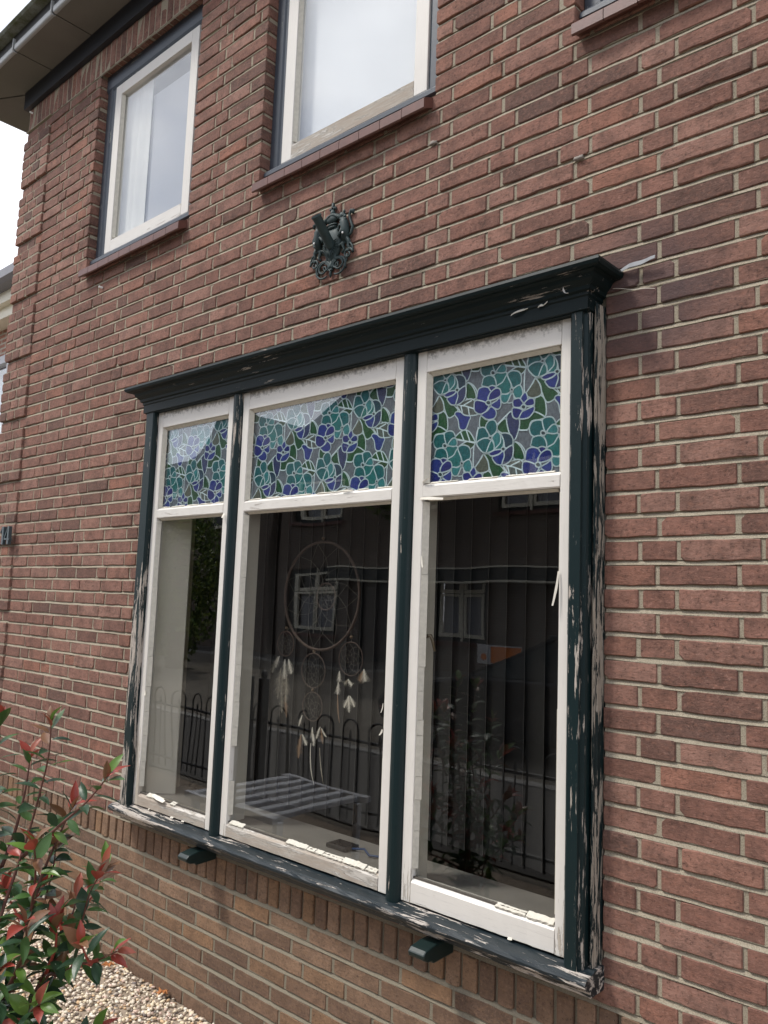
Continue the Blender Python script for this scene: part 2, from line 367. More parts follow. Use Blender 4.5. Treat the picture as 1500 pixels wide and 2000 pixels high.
def split_row(x0, x1, joints, holes, z0, z1):
    segs = [(x0, x1)]
    for (a, b, c, d) in holes:
        if z1 > c + .012 and z0 < d - .012:
            ns = []
            for (p, q) in segs:
                if b <= p or a >= q: ns.append((p, q)); continue
                if a > p: ns.append((p, a))
                if b < q: ns.append((b, q))
            segs = ns
    out = []
    for (p, q) in segs:
        js = [j for j in joints if p + .045 < j < q - .045]; e = [p] + js + [q]
        for i in range(len(e) - 1):
            out.append((e[i] + (.0055 if i > 0 else 0), e[i + 1] - (.0055 if i < len(e) - 2 else 0), i == 0, i == len(e) - 2))
    return out
def bond(r, x0, x1):
    ph = -.9447 + (0 if r % 2 else 2.5 * U)     # left edge of a header
    js = []; k = math.floor((x0 - ph) / (5 * U)) - 1
    x = ph + k * 5 * U
    while x < x1 + 1: js += [x, x + U, x + 3 * U]; x += 5 * U
    return [j + rng.uniform(-.0035, .0035) for j in js if x0 < j < x1]
QX = -4.712
r = -29
while bed(r + 1) < 4.68:
    z0, z1 = bed(r) + .0062, bed(r + 1) - .0058
    if r == -29: z0 = ZS1 + .012
    if z1 < 4.49:
        proud = (r % 6) != 2 and r > -29
        lx = XL - (.013 if proud else 0); js = bond(r, QX + .03, XR)
        for (a, b, f, l) in split_row(QX, XR, js, HOLES, z0, z1): pieces.append((a, b, z0 + rng.uniform(-.0012, .0012), z1 + rng.uniform(-.0012, .0012), rng.uniform(-.0032, .0015), 'brick'))
        qj = [-4.955, -4.85] if r % 2 else [-4.91, -4.805]
        if not proud: qj = [j + .01 for j in qj]
        for (a, b, f, l) in split_row(lx, QX - .0005, qj, [], z0, z1): pieces.append((a, b, z0, z1, (-.013 if proud else 0) + rng.uniform(-.001, .001), 'brick'))
    r += 1
def soldiers(z0, z1, holes, pitch=.0625, kind='soldier_brick', gap=.0062):
    x = XL
    while x < XR:
        a, b = x + gap, x + pitch - gap; x += pitch + rng.uniform(-.002, .002)
        pieces.append((a, b, z0 + rng.uniform(-.002, .002), z1 + rng.uniform(-.002, .002), rng.uniform(-.001, .003), kind))
soldiers(ZS0, ZS1, [], kind='plinth_soldier')
soldiers(ZL0, ZL1, [], pitch=.056, gap=.004)
k = 0; z = ZS0 - .0625
while z > -.05:
    js = []; x = XL + (.1 if k % 2 else .0) + .03 * math.sin(k * 2.1)
    while x < XR: js.append(x + rng.uniform(-.004, .004)); x += .2075
    for (a, b, f, l) in split_row(XL, XR, js, [(-4.205, -4.02, .078, .185)], z, z + .0505): pieces.append((a, b, z + .0005, z + .0505, rng.uniform(-.0015, .0015), 'plinth_brick'))
    z -= .0625; k += 1
# rank by the size they have in the picture: the 300 largest of each kind are objects of their own
def psize(p):
    c = ((p[0] + p[1]) / 2, p[4], (p[2] + p[3]) / 2)
    if not visible(c, 30): return 0
    a = project((p[0], 0, p[2])); b = project((p[1], 0, p[3]))
    if a is None or b is None: return 0
    hid = BIG[0] < c[0] < BIG[1] and BIG[2] < c[2] < BIG[3]
    return 0 if hid else abs((b[0] - a[0]) * (b[1] - a[1])) + (p[1] - p[0]) * (p[3] - p[2]) * 1.6e6 / a[2] ** 2
cache = {}
def brick_mesh(Lx, H, mat, key):
    kk = (round(Lx / .004), round(H / .004), key)
    lst = cache.setdefault(kk, [])
    if len(lst) < 5:
        vs, fs = brick_geo(round(Lx / .004) * .004, round(H / .004) * .004, rng)
        me = bpy.data.meshes.new('brick'); me.from_pydata(vs, [], fs); me.materials.append(mat); lst.append(me); return me
    return rng.choice(lst)
for kind, name, mk in [('brick', 'brick', 'brick'), ('plinth_brick', 'plinth_brick', 'pbrick'), ('plinth_soldier', 'upright_plinth_brick', 'pbrick'), ('soldier_brick', 'upright_brick', 'brick')]:
    ps = sorted([p for p in pieces if p[5] == kind], key=psize, reverse=True)
    n_ind = min(300, sum(1 for p in ps if psize(p) > 60))
    rest = MB()
    for i, p in enumerate(ps):
        Lx, H = p[1] - p[0], p[3] - p[2]; c = ((p[0] + p[1]) / 2, p[4], (p[2] + p[3]) / 2)
        if i < n_ind:
            me = brick_mesh(Lx, H, M[mk], kind); o = bpy.data.objects.new(name, me); link(o, house); o.location = (c[0] - HX, c[1], c[2])
            rx, rz = Lx / (round(Lx / .004) * .004), H / (round(H / .004) * .004); o.scale = (rx, 1, rz)
            o.rotation_euler.y = rng.uniform(-.008, .008)
        else:
            vs, fs = brick_geo(Lx, H, rng); rest.add([(x + c[0], y + c[1], z + c[2]) for x, y, z in vs], fs, 0, rng.random())
    if rest.v:
        o = rest.build({'brick': 'brickwork', 'plinth_brick': 'plinth_brickwork', 'plinth_soldier': 'upright_plinth_brickwork', 'soldier_brick': 'upright_brickwork'}[kind], M[mk], house, rnd=True); o['kind'] = 'stuff'
# mortar: each bed slopes from deep under the upper brick to flush on the lower one
xs = set(np.arange(XL, XR, .055).tolist() + [XR])
for h in HOLES: xs |= {h[0] - .004, h[1] + .004}
xs = sorted(xs); mb = MB(); zl = []
k = 0; z = ZS0 - .0625
pz = []
while z > -.1: pz.append(z - .0062); z -= .0625
for z in sorted(pz): zl.append(z)
zl.append(ZS0 - .0062); zl.append(ZS1 + .006)
for r in range(-28, 34): zl.append(bed(r))
zl = [z for z in zl if z < 4.5] + [4.66]
def holed(x, z0, z1):
    for (a, b, c, d) in HOLES:
        if a - .003 < x < b + .003 and z1 > c + .02 and z0 < d - .02: return True
    return False
wn = lambda x, z, s: noise.noise(Vector((x * 9, z * 60, s)))
for i in range(len(zl) - 1):
    za, zb = zl[i], zl[i + 1]; row = []; dp = .016 if abs(za - (ZS0 - .0062)) < .001 else .0028
    for x in xs:
        w1 = wn(x, za, 0) * .0028; w2 = wn(x, zb, 5) * .0028; yj = wn(x, za, 9) * .0022
        row.append([(x, .0002 + yj * .6, za - .0062 + w1), (x, .0070 + yj, za + .0068 + w1 * .5), (x, dp + yj * .3, za + .0075), (x, dp + yj * .3, zb - .0075), (x, .0002 + wn(x, zb, 9) * .0013, zb - .0062 + w2)])
    for j in range(len(xs) - 1):
        xm = (xs[j] + xs[j + 1]) / 2
        if holed(xm, za, zb): continue
        A, B = row[j], row[j + 1]; vs = A + B
        mb.add(vs, [(q, q + 5, q + 6, q + 1) for q in range(4)])
mort = mb.build('mortar', M['mortar'], house)
# projecting corner blocks: the mortar core inside them
qm = MB()
for k in range(-5, 6):
    za, zb = bed(6 * k + 3), bed(6 * k + 8)
    if zb > 4.5: zb = 4.48
    if za < .62 or za >= zb: continue
    qm.box(XL - .008, QX - .004, -.0095, .3, za + .008, zb - .002)
za, zb = bed(-27), bed(-28 + 2)
qm.build('corner_block_mortar', M['mortar'], house)
# wall core round the openings
cx_ = sorted({XL + .006, XR, -3.2, -1.13, *[h[0] - .005 for h in OPEN], *[h[1] + .005 for h in OPEN]}); cz_ = sorted({-.3, .73, 2.41, 3.345, 4.49, 4.95})
wc = MB(); holes2 = [(-3.2, -1.13, .73, 2.41)] + [(h[0] - .005, h[1] + .005, 3.345, 4.49) for h in OPEN]
for i in range(len(cx_) - 1):
    for j in range(len(cz_) - 1):
        xm, zm = (cx_[i] + cx_[i + 1]) / 2, (cz_[j] + cz_[j + 1]) / 2
        if any(a < xm < b and c < zm < d for a, b, c, d in holes2): continue
        wc.box(cx_[i], cx_[i + 1], .012, .175, cz_[j], cz_[j + 1])
wc.box(XL + .006, XL + .18, .18, 7, -.3, 4.95)
wc.build('wall', M['mortar'], house)
# side and back of the house: sheltering walls, and the dark room behind the window
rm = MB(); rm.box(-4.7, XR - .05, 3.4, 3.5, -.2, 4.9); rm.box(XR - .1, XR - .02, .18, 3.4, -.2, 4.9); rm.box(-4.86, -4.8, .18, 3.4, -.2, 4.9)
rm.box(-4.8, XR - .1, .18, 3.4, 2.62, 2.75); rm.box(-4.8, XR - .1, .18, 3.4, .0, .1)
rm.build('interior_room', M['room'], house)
box('window_board', (-3.2, -1.13, -.012, .205, .722, .744), M['inner'], house, bevel=.004, label='dusty pale inner window board behind the big window')
MB().prism([(-3.192, -.004), (-3.192, .004), (-3.098, .088), (-3.092, .080)][::-1], .744, 2.40, 'Z').build('window_reveal', M['beige'], house)  # reveal panel splayed outward in shape so that it catches more light
# vent in the plinth
vt = MB().box(-4.203, -4.185, -.006, .03, .07, .195).box(-4.04, -4.022, -.006, .03, .07, .195).box(-4.185, -4.04, -.006, .03, .07, .085).box(-4.185, -4.04, -.006, .03, .18, .195)
vg = vt.build('vent_frame', simple('pale_concrete', (.5, .47, .4), .9, .15), house, bevel=.002)
vb = MB()
for i in range(14): vb.box(-4.183 + i * .0102, -4.180 + i * .0102, .0, .006, .085, .18)
vb.build('vent_grille', M['black'], vg)

# ---------------------------------------------------------------- eaves
eb = box('frieze_board', (XL - .03, XR, -.028, .02, 4.636, 4.752), M['frieze'], house)
box('frieze_return', (XL - .03, XL + .006, .022, 1.4, 4.636, 4.752), M['frieze'], house)
XS = [-5.5, -4.713, -4.228, -3.79, -3.31, -2.83, -2.35, -1.87, -1.39, -.91, -.43, .05, .53, XR]
for i in range(len(XS) - 1):
    a, b = XS[i] + .004, XS[i + 1] - .004
    if i == 0:
        s_ = MB().add([(-5.50, -.235, 4.755), (b, -.235, 4.755), (b, .0, 4.755), (-5.05, .0, 4.755)] + [(-5.50, -.235, 4.775), (b, -.235, 4.775), (b, .0, 4.775), (-5.05, .0, 4.775)],
                      [(0, 3, 2, 1), (4, 5, 6, 7), (0, 1, 5, 4), (1, 2, 6, 5), (2, 3, 7, 6), (3, 0, 4, 7)])
        s_.build('soffit_panel', M['soffit'], house)
        MB().add([(-5.51, -.225, 4.755), (-5.065, .005, 4.755), (-5.065, 1.4, 4.755), (-5.51, 1.4, 4.755)] + [(-5.51, -.225, 4.775), (-5.065, .005, 4.775), (-5.065, 1.4, 4.775), (-5.51, 1.4, 4.775)],
                 [(0, 1, 2, 3)[::-1], (4, 5, 6, 7), (0, 1, 5, 4), (1, 2, 6, 5), (2, 3, 7, 6), (3, 0, 4, 7)]).build('soffit_panel', M['soffit'], house)
    else: box('soffit_panel', (a, b, -.235, .02, 4.755, 4.775), M['soffit'], house)
    # gutter: pale lower lip, dark recess, mossy rim
    a2 = -5.56 if i == 0 else a
    lip = [(-.232, 4.757)] + [(-.245 - .012 * math.sin(t), 4.766 - .012 * math.cos(t)) for t in (0, .5, 1, 1.57)] + [(-.257, 4.790), (-.236, 4.790)]
    MB().prism(lip, a2, b, 'X').build('gutter_lip', M['lip'], house, smooth=False)
for i in range(1, len(XS) - 1):
    x = XS[i]
    MB().prism([(-.252, 4.750), (-.264, 4.762), (-.264, 4.83), (-.235, 4.83), (-.235, 4.750)], x - .012, x - .004, 'X').build('gutter_clip', M['lip'], house)
box('gutter_face', (-5.55, XR, -.247, -.236, 4.7905, 4.86), simple('shaded_gutter_face', (.035, .035, .035), .6, .3), house)  # shade of the gutter recess put into the colour of this board
MB().prism([(-.300, 4.862), (-.312, 4.874), (-.306, 4.889), (-.236, 4.889), (-.236, 4.862)], -5.60, XR, 'X').build('gutter_rim', M['moss'], house)
box('gutter_side', (-5.56, -5.512, -.235, 1.4, 4.777, 4.886), M['lip'], house)
# roof above (a low tiled hip, hardly in view)
tl = simple('roof_tiles', (.06, .045, .04), .8, .3, 6)
MB().add([(-5.6, -.29, 4.90), (XR, -.29, 4.90), (XR, 3.4, 7.2), (-2.0, 3.4, 7.2), (-5.6, 7.0, 4.90), (XR, 7.0, 4.9)], [(0, 1, 2, 3), (0, 3, 4), (3, 2, 5, 4)]).build('roof', tl, house)
box('roof_deck', (-5.5, XR, -.2, 7, 4.79, 4.86), M['black'], house)

# ---------------------------------------------------------------- the big window
WP = empty('large_window', (0, 0, 0)); WP.parent = house; WP.location = (-2.17 - HX, 0, .64)
# sub-parts hang from one mesh-less part; all coordinates are world, build() subtracts the chain
yF = -.075
def cas(x0, x1, outer):    # moulded jamb casing
    s = 1 if outer > 0 else -1
    e = x1 if s > 0 else x0; i_ = x0 if s > 0 else x1
    prof = [(i_, -.03), (i_, -.070), (i_ + s * .006, yF), (e - s * .014, yF), (e - s * .012, -.066), (e - s * .003, -.062), (e, -.055), (e, -.03)]
    if s < 0: prof = prof[::-1]
    return prof
MB().prism(cas(-1.113, -1.062, 1), .690, 2.432, 'Z').build('casing', M['green_v'], WP, label='right upright casing with long strips of bare wood')
MB().prism(cas(-3.288, -3.214, -1), .690, 2.432, 'Z').build('casing', M['green_v'], WP, label='left upright casing beside the brickwork')
MB().prism([(-1.085, .0), (-1.062, -.029), (-1.055, -.043), (-1.0495, -.045), (-1.047, -.040), (-1.049, -.032), (-1.046, -.026), (-1.0455, -.012), (-1.0445, .012)][::1], .646, 2.44, 'Z').build('side_moulding', M['green_side'], WP, label='weathered side moulding against the brick wall')
MB().prism([(-3.26, .0), (-3.30, .012), (-3.303, -.010), (-3.300, -.026), (-3.298, -.034), (-3.29, -.029)][::1], .646, 2.44, 'Z').build('side_moulding', M['green_side'], WP)
box('frame_back', (-3.29, -1.06, -.029, -.004, 2.415, 2.45), M['black'], WP)
# mullions with a rounded front
for a, b, lab in [(-2.652, -2.596, 'left mullion'), (-1.740, -1.684, 'right mullion')]:
    c = (a + b) / 2; hw = (b - a) / 2 - .001
    prof = [(c - hw, -.02)] + [(c + hw * math.cos(t), -.052 - .017 * math.sin(t)) for t in [math.pi * (1 - q / 8) for q in range(9)]] + [(c + hw, -.02)]
    MB().prism(prof[::-1], .685, 2.425, 'Z').build('mullion', M['green_m'], WP, smooth=False, label=lab + ' in peeling green paint')
    box('inner_post', (a + .004, b + .018, -.0195, .052, .746, 2.40), M['beige'], WP)
# sill
sp = [(.0, .640), (.0, .6975), (-.050, .6970), (-.060, .6935), (-.088, .6885), (-.098, .6835), (-.102, .677), (-.101, .669), (-.095, .662), (-.078, .659), (-.072, .640)]
rs = random.Random(3)
MB().prism(sp[::-1], -3.322, -1.036, 'X', seg=60, jit=.0009, rng=rs).build('sill', M['green_sill'], WP, smooth=False, label='sloping green sill, badly peeled to grey wood')
# cornice swept round three sides
cp = [(.000, 2.415), (.006, 2.417), (.006, 2.452), (.010, 2.456), (.010, 2.464), (.018, 2.468), (.020, 2.478), (.026, 2.483), (.035, 2.492), (.040, 2.503), (.050, 2.508), (.060, 2.508),
      (.069, 2.512), (.073, 2.521), (.070, 2.530), (.062, 2.535), (.050, 2.537), (-.07, 2.553)]
xa, xb, yb = -3.288, -1.062, yF
vs = []
for (o_, z_) in cp: vs += [(xa - o_, .0, z_), (xa - o_, yb - o_, z_), (xb + o_, yb - o_, z_), (xb + o_, .0, z_)]
fs = []
for i in range(len(cp) - 1):
    for j in range(3): fs.append((i * 4 + j, i * 4 + j + 1, i * 4 + 5 + j, i * 4 + 4 + j)[::1])
MB().add(vs, [f[::-1] for f in fs]).build('cornice', M['green_shaded'], WP, label='moulded dark green cornice above the window')
box('header', (-3.287, -1.063, -.0735, -.030, 2.4125, 2.4155), M['green_shaded'], WP)
# sashes
SASH = [(-3.2125, -2.6525, .050), (-2.5955, -1.7405, .052), (-1.6835, -1.1145, .072)]
names = ['left', 'middle', 'right']
zb_ = .7015; mid0, mid1 = 1.932, 1.976; top0, top1 = 2.342, 2.4135
YG = -.031
pr_ = random.Random(11)
for si, (a, b, bh) in enumerate(SASH):
    sw = .038; y0, y1 = -.0505, -.0135
    box('stile', (a, a + sw, y0, y1, zb_, top1), M['white_v'], WP, bevel=.0025)
    box('stile', (b - sw, b, y0, y1, zb_, top1), M['white_v'], WP, bevel=.0025)
    bm = M['white_ok'] if si == 2 else M['white_low']
    MB().prism([(y1, zb_ + .003), (y1, zb_ + bh), (YG - .004, zb_ + bh), (y0 + .004, zb_ + bh - .006), (y0 - .001, zb_ + bh - .012), (y0 - .001, zb_ + .003)][::-1], a + sw + .0008, b - sw - .0008, 'X', seg=24, jit=.0006, rng=pr_).build('bottom_rail', bm, WP, label=['rotten', 'bare weathered', 'deep smooth white'][si] + ' bottom rail of the ' + names[si] + ' sash')
    MB().prism([(y1, mid0), (y1, mid1 + .004), (YG, mid1 + .004), (y0 + .008, mid1), (y0 - .001, mid1 - .008), (y0 - .001, mid0 + .004), (y0 + .003, mid0)][::-1], a + sw + .0008, b - sw - .0008, 'X', seg=20, jit=.0005, rng=pr_).build('middle_rail', M['white_mid'], WP)
    box('top_rail', (a + sw + .0008, b - sw - .0008, y0, y1, top0, top1), M['white_h'], WP, bevel=.002)
    ga, gb_ = a + sw - .004, b - sw + .004
    box('glass_pane', (ga, gb_, YG, YG + .003, zb_ + bh - .006, mid0 + .006), M['glass'], WP)
    box('upper_glass_pane', (ga, gb_, YG, YG + .003, mid1 - .004, top0 + .006), M['glass_f'], WP)
    # sloping putty beside and above the glass, sound at the top, broken lower down
    def wedge_v(x, s, z0, z1, w_=.0125, name='putty', j=0):
        pf = [(x, y0 + .004), (x + s * .002, y0 + .0035), (x + s * w_, YG - .0008), (x, YG - .0008)]
        if s < 0: pf = pf[::-1]
        return MB().prism(pf, z0, z1, 'Z').build(name, M['putty'], WP)
    wedge_v(a + sw + .0006, 1, mid1 + .0042, top0 - .001); wedge_v(b - sw - .0006, -1, mid1 + .0042, top0 - .001)
    z_ = zb_ + bh + .028
    while z_ < mid0 - .012:
        h_ = pr_.uniform(.035, .13) if z_ < 1.35 else pr_.uniform(.2, .35); z2 = min(z_ + h_, mid0 - .0105)
        if not (z_ < 1.0 and pr_.random() < .2): wedge_v(a + sw + .0006, 1, z_, z2 - .0012, pr_.uniform(.012, .0165))
        if pr_.random() < .75: wedge_v(b - sw - .0006, -1, z_, z2 - .0012, .009)
        z_ = z2
    MB().prism([(y0 + .006, mid0 - .001), (YG - .0008, mid0 - .001), (YG - .0008, mid0 - .009)], a + sw + .013, b - sw - .012, 'X').build('putty', M['putty'], WP)
    MB().prism([(y0 + .006, top0 - .001), (YG - .0008, top0 - .001), (YG - .0008, top0 - .012)], a + sw + .013, b - sw - .012, 'X').build('putty', M['putty'], WP)
    # bottom: dark bare rebate with lumps of putty left on it
    zt = zb_ + bh
    box('rebate', (a + sw + .001, b - sw - .001, y0 + .010, YG - .001, zt - .001, zt + .0045), M['bare'], WP)
    x = a + sw + .015
    while x < b - sw - .03:
        w_ = pr_.uniform(.03, .11)
        if pr_.random() < .45:
            x2 = min(x + w_, b - sw - .006); hh = pr_.uniform(.006, .012)
            MB().prism([(y0 + .003, zt - .004), (y0 + .001, zt + .001), (YG - .0012, zt + hh), (YG - .0012, zt - .001)][::-1], x, x2, 'X', seg=max(2, int(w_ / .007)), jit=.0014, rng=pr_).build('putty', M['putty'], WP)
            x = x2 + pr_.uniform(.001, .006)
        else: x += w_ * .8
    for x in (mid1,): pass
    # small ledge of broken paint on the middle rail
    x = a + sw + .02
    while x < b - sw - .05:
        w_ = pr_.uniform(.04, .12)
        MB().prism([(y0 + .012, mid1 + .0015), (y0 + .009, mid1 + .0035), (YG - .001, mid1 + .008), (YG - .001, mid1 + .0045)][::-1], x, min(x + w_, b - sw - .004), 'X', seg=4, jit=.0008, rng=pr_).build('putty', M['putty'], WP); x += w_ + pr_.uniform(0, .05)
# hinges on the casings
def hinge(x, z, mat, side=1, h=.062):
    m = MB(); n = 4
    for i in range(n): m.tube([(x, -.0585, z - h / 2 + h * i / n + .001), (x, -.0585, z - h / 2 + h * (i + 1) / n - .001)], .0062, 10)
    m.box(x, x + side * .012 if side > 0 else x, -.0545, -.0515, z - h / 2, z + h / 2) if side > 0 else m.box(x - .012, x, -.0545, -.0515, z - h / 2, z + h / 2)
    return m.build('hinge', mat, WP, smooth=False)
hinge(-1.1135, 1.560, M['dark_green']); hinge(-1.1135, .905, M['dark_green']); hinge(-3.2135, 1.60, M['dark_green'], -1)
hinge(-1.1135, 2.16, M['dark_green'])
# ---------------------------------------------------------------- printed flower film on the upper panes
MOTIF='''g-83,75 -62,66 -45,41 -51,19 -82,23 -81,52;g-190,50 -156,42 -141,17 -117,-6 -132,-22 -155,-26 -171,4 -177,28;g165,-9 184,-4 199,-25 199,-67 161,-49 163,-25;g113,-67 143,-65 161,-49 197,-69 182,-75 153,-77 141,-99 112,-96;g-29,-38 -9,-51 11,-57 -8,-74 -31,-71;g36,-73 64,-58 76,-105 51,-100 34,-87;g96,-132 117,-147 130,-173 127,-188 97,-183 91,-161;n-129,-19 -115,-12 -70,-32 -73,-49 -86,-73 -108,-68 -116,-38;s66,-55 81,-38 91,-58 111,-66 110,-96 95,-126 76,-100;k126,15 154,35 165,49 181,26 184,-1 157,-8 139,0;l131,90 162,58 159,45 142,21 127,14;g-125,-98 -106,-79 -85,-75 -65,-87 -47,-121 -84,-110;o-47,-121 -68,-138 -115,-131 -88,-114 -67,-113;v-104,-79 -91,-106;v-82,-76 -67,-112;v-125,-98 -47,-120;w-121,10 -92,20 -64,21 -50,7 -55,-12 -36,-30 -70,-31 -97,-22;v-121,10 -88,2 -40,-17;v-95,5 -85,9 -64,16;v-77,-3 -71,-31;v-105,5 -99,-17;t10,128 -20,130 -32,112 -26,91 -6,82 9,88 17,98;t11,129 26,137 45,133 55,117 49,110 27,95 18,100;b25,89 64,84 53,59 28,48 22,70 17,84;a27,94 43,111 57,110 63,96 58,86 40,87;t-25,66 -19,82 4,85 21,73 26,49 2,48 -25,57;b28,46 50,57 66,76 79,50 81,33 73,20 48,18 43,30;t67,78 85,86 107,79 116,63 114,41 89,33 79,50;a89,29 111,38 122,18 118,-3 102,-3 89,12;l88,15 93,-4 84,-11 69,-9 77,9;a46,19 67,17 80,22 80,14 69,-7 55,-9 45,2;n-44,26 -38,48 -18,53 2,45 10,32 -1,20 -4,4 -24,6 -42,15;m0,48 12,52 26,45 15,36 9,34;m-1,12 6,30 25,41 41,36 45,19 32,10 6,6;m-53,-12 -52,10 -37,13 -7,1 3,-8 -9,-26 -29,-32 -46,-24;n10,-7 29,2 42,8 46,-14 36,-25 17,-17;n-26,-34 -3,-24 10,-14 26,-25 30,-40 21,-52 -2,-52 -19,-42;m88,-12 93,-3 111,-2 122,-14 124,-25 112,-30 93,-26;n116,-2 130,13 139,0 139,-16 130,-20 122,-14;m129,-20 145,-8 160,-11 162,-28 140,-30;m86,-36 93,-28 120,-37 119,-49 106,-63 91,-56;n120,-46 134,-40 161,-34 161,-49 143,-65 113,-64;t-42,-117 -38,-81 -21,-74 -5,-82 6,-107 -17,-110 -34,-115;t-8,-74 4,-57 24,-58 34,-76 30,-95 12,-105 2,-94;t-40,-123 -20,-110 3,-111 13,-118 10,-139 -3,-153 -19,-150;a17,-110 35,-95 48,-108 47,-129 33,-144 21,-149 24,-130;b13,-120 24,-132 23,-149 4,-155 -3,-153;d48,-105 63,-101 83,-109 92,-126 88,-142 65,-147 59,-125;b48,-105 59,-125 55,-147 49,-150 26,-149 47,-129;m7,-158 26,-150 49,-150 55,-155 40,-164 17,-167;n20,-170 43,-164 60,-155 62,-172 55,-195 37,-194 24,-182;s63,-154 91,-142 92,-174 78,-192 55,-197 62,-172;v109,-98 141,-102;v-35,-72 -42,-109;v36,-71 81,-38;c24,89 20,84 11,85 7,92 11,98 20,96;c90,27 87,23 82,24 79,29 81,33 87,32;c10,-2 5,-8 -4,-6 -9,1 -4,7 5,6;c135,-32 131,-38 123,-37 118,-30 122,-24 131,-25;c16,-111 13,-115 7,-114 4,-110 7,-106 13,-106;c66,-150 62,-156 55,-155 51,-149 54,-144 62,-144'''
def catmull(pts, n=5):
    out = []; k = len(pts)
    for i in range(k):
        p0, p1, p2, p3 = [Vector(pts[(i + d) % k]) for d in (-1, 0, 1, 2)]
        for j in range(n):
            t = j / n; out.append(tuple(.5 * ((2 * p1) + (-p0 + p2) * t + (2 * p0 - 5 * p1 + 4 * p2 - p3) * t * t + (-p0 + 3 * p1 - 3 * p2 + p3) * t ** 3)))
    return out
def clip_poly(p, r_):
    for ax, lim, s in ((0, r_[0], 1), (0, r_[1], -1), (1, r_[2], 1), (1, r_[3], -1)):
        if not p: return p
        o_ = []
        for i in range(len(p)):
            a, b = p[i - 1], p[i]; ia = (a[ax] - lim) * s >= 0; ib = (b[ax] - lim) * s >= 0
            if ia != ib:
                t = (lim - a[ax]) / (b[ax] - a[ax]); o_.append((a[0] + (b[0] - a[0]) * t, a[1] + (b[1] - a[1]) * t))
            if ib: o_.append(b)
        p = o_
    return p
MOT = []
for s_ in MOTIF.split(';'):
    c = s_[0]; pts = [tuple(int(v) / 1000 for v in q.split(',')) for q in s_[1:].split()]
    MOT.append((c, pts if c == 'v' else catmull(pts, 2 if c == 'c' else 5)))
keys = list('tbadnmsgokwlc')
for si, (a, b, bh) in enumerate(SASH):
    rc = (a + .036, b - .036, mid1 + .001, top0 + .004); y = YG + .0075; fm = MB()
    fm.add([(rc[0], y, rc[2]), (rc[1], y, rc[2]), (rc[1], y, rc[3]), (rc[0], y, rc[3])], [(0, 1, 2, 3)], keys.index('l'))
    off = [0.0, .155, 0.0][si]; dx = [-.115, .0, .0][si]
    lay = 0
    for c, pts in MOT:
        lay += 1
        for i in range(-14, 8):
            for j in range(-3, 4):
                ox = -1.418 + .179 * i + dx; oz = 2.215 - .2075 * j * 2 - (.2075 if i % 2 else 0) + (-.03 if si == 1 else (.02 if si == 0 else 0))
                if ox < rc[0] - .4 or ox > rc[1] + .4: continue
                P = [(p[0] + ox, p[1] + oz) for p in pts]; yy = y - lay * .00005 - .00002
                if c != 'v':
                    q = clip_poly(P, rc)
                    if len(q) > 2: fm.add([(u, yy, v) for u, v in q], [tuple(range(len(q)))], keys.index(c))
                    ring = P + [P[0]]
                else: ring = P
                wl = .00205
                for k_ in range(len(ring) - 1):
                    u0, u1 = Vector(ring[k_]), Vector(ring[k_ + 1]); d = u1 - u0
                    if d.length < 1e-6: continue
                    nn = Vector((-d.y, d.x)).normalized() * wl; e = d.normalized() * .0006
                    q = clip_poly([tuple(u0 - e + nn), tuple(u0 - e - nn), tuple(u1 + e - nn), tuple(u1 + e + nn)], rc)
                    if len(q) > 2: fm.add([(u, yy - .00002, v) for u, v in q], [tuple(range(len(q)))], 13)
    fm.build('flower_film', [FM[k_] for k_ in keys] + [FM['line']], WP, label='stained glass style film of blue and teal flowers in the ' + names[si] + ' upper pane')
# corbels under the sill
for x in (-2.700, -1.545):
    p = [(.0, .585), (.0, .632), (-.085, .630), (-.128, .622), (-.140, .612), (-.138, .600), (-.120, .590), (-.10, .588), (-.092, .580)]
    MB().prism(p[::-1], x - .030, x + .030, 'X').build('sill_bracket', M['dark_green'], WP, bevel=.004)
# curled and hanging paint flakes
def ribbon(name, pts, wdir, width, mat, parent, th=.0008, label=None):
    m = MB(); pts = [Vector(p) for p in pts]; wd = Vector(wdir).normalized(); n = len(pts)
    ws = [width * (1 - .35 * abs(2 * i / (n - 1) - 1)) / 2 for i in range(n)]; vs = []
    for i, p in enumerate(pts):
        t = (pts[min(i + 1, n - 1)] - pts[max(i - 1, 0)]).normalized(); nn = t.cross(wd).normalized() * th
        vs += [p - wd * ws[i], p + wd * ws[i], p + wd * ws[i] + nn, p - wd * ws[i] + nn]
    fs = [(0, 1, 2, 3), tuple((n - 1) * 4 + q for q in (3, 2, 1, 0))]
    for i in range(n - 1):
        for q in range(4): fs.append((i * 4 + q, (i + 1) * 4 + q, (i + 1) * 4 + (q + 1) % 4, i * 4 + (q + 1) % 4))
    return m.add(vs, fs).build(name, mat, parent, label=label)
cx0 = Vector((-1.118, -.094, 2.478))
ribbon('paint_flake', [cx0 + Vector((.006 - .0085 * math.cos(t), -.004 - .004 * t / 3, .0105 * math.sin(t))) for t in np.linspace(-1.9, 1.9, 12)], (0.25, 1, .1), .009, M['nail'], WP, label='white curl of paint standing off the cornice')
ribbon('paint_flake', [(-1.30 + .011 * i, -.088 - .004 * math.sin(i), 2.447 + .0022 * i) for i in range(6)], (0, .5, 1), .008, M['flake'], WP)
ribbon('paint_flake', [(-1.21 + .008 * i, -.086 - .003 * math.sin(i * 2), 2.452 + .002 * i) for i in range(5)], (0, .5, 1), .009, M['flake'], WP)
ribbon('paint_flake', [(-1.151 - .0 * i - .018 * (1 - math.cos(i / 9 * 1.1)), -.055 - .0015 * i, 1.700 - .0105 * i) for i in range(10)], (1, .3, 0), .007, M['flake'], WP, label='long strip of paint hanging from the right stile')
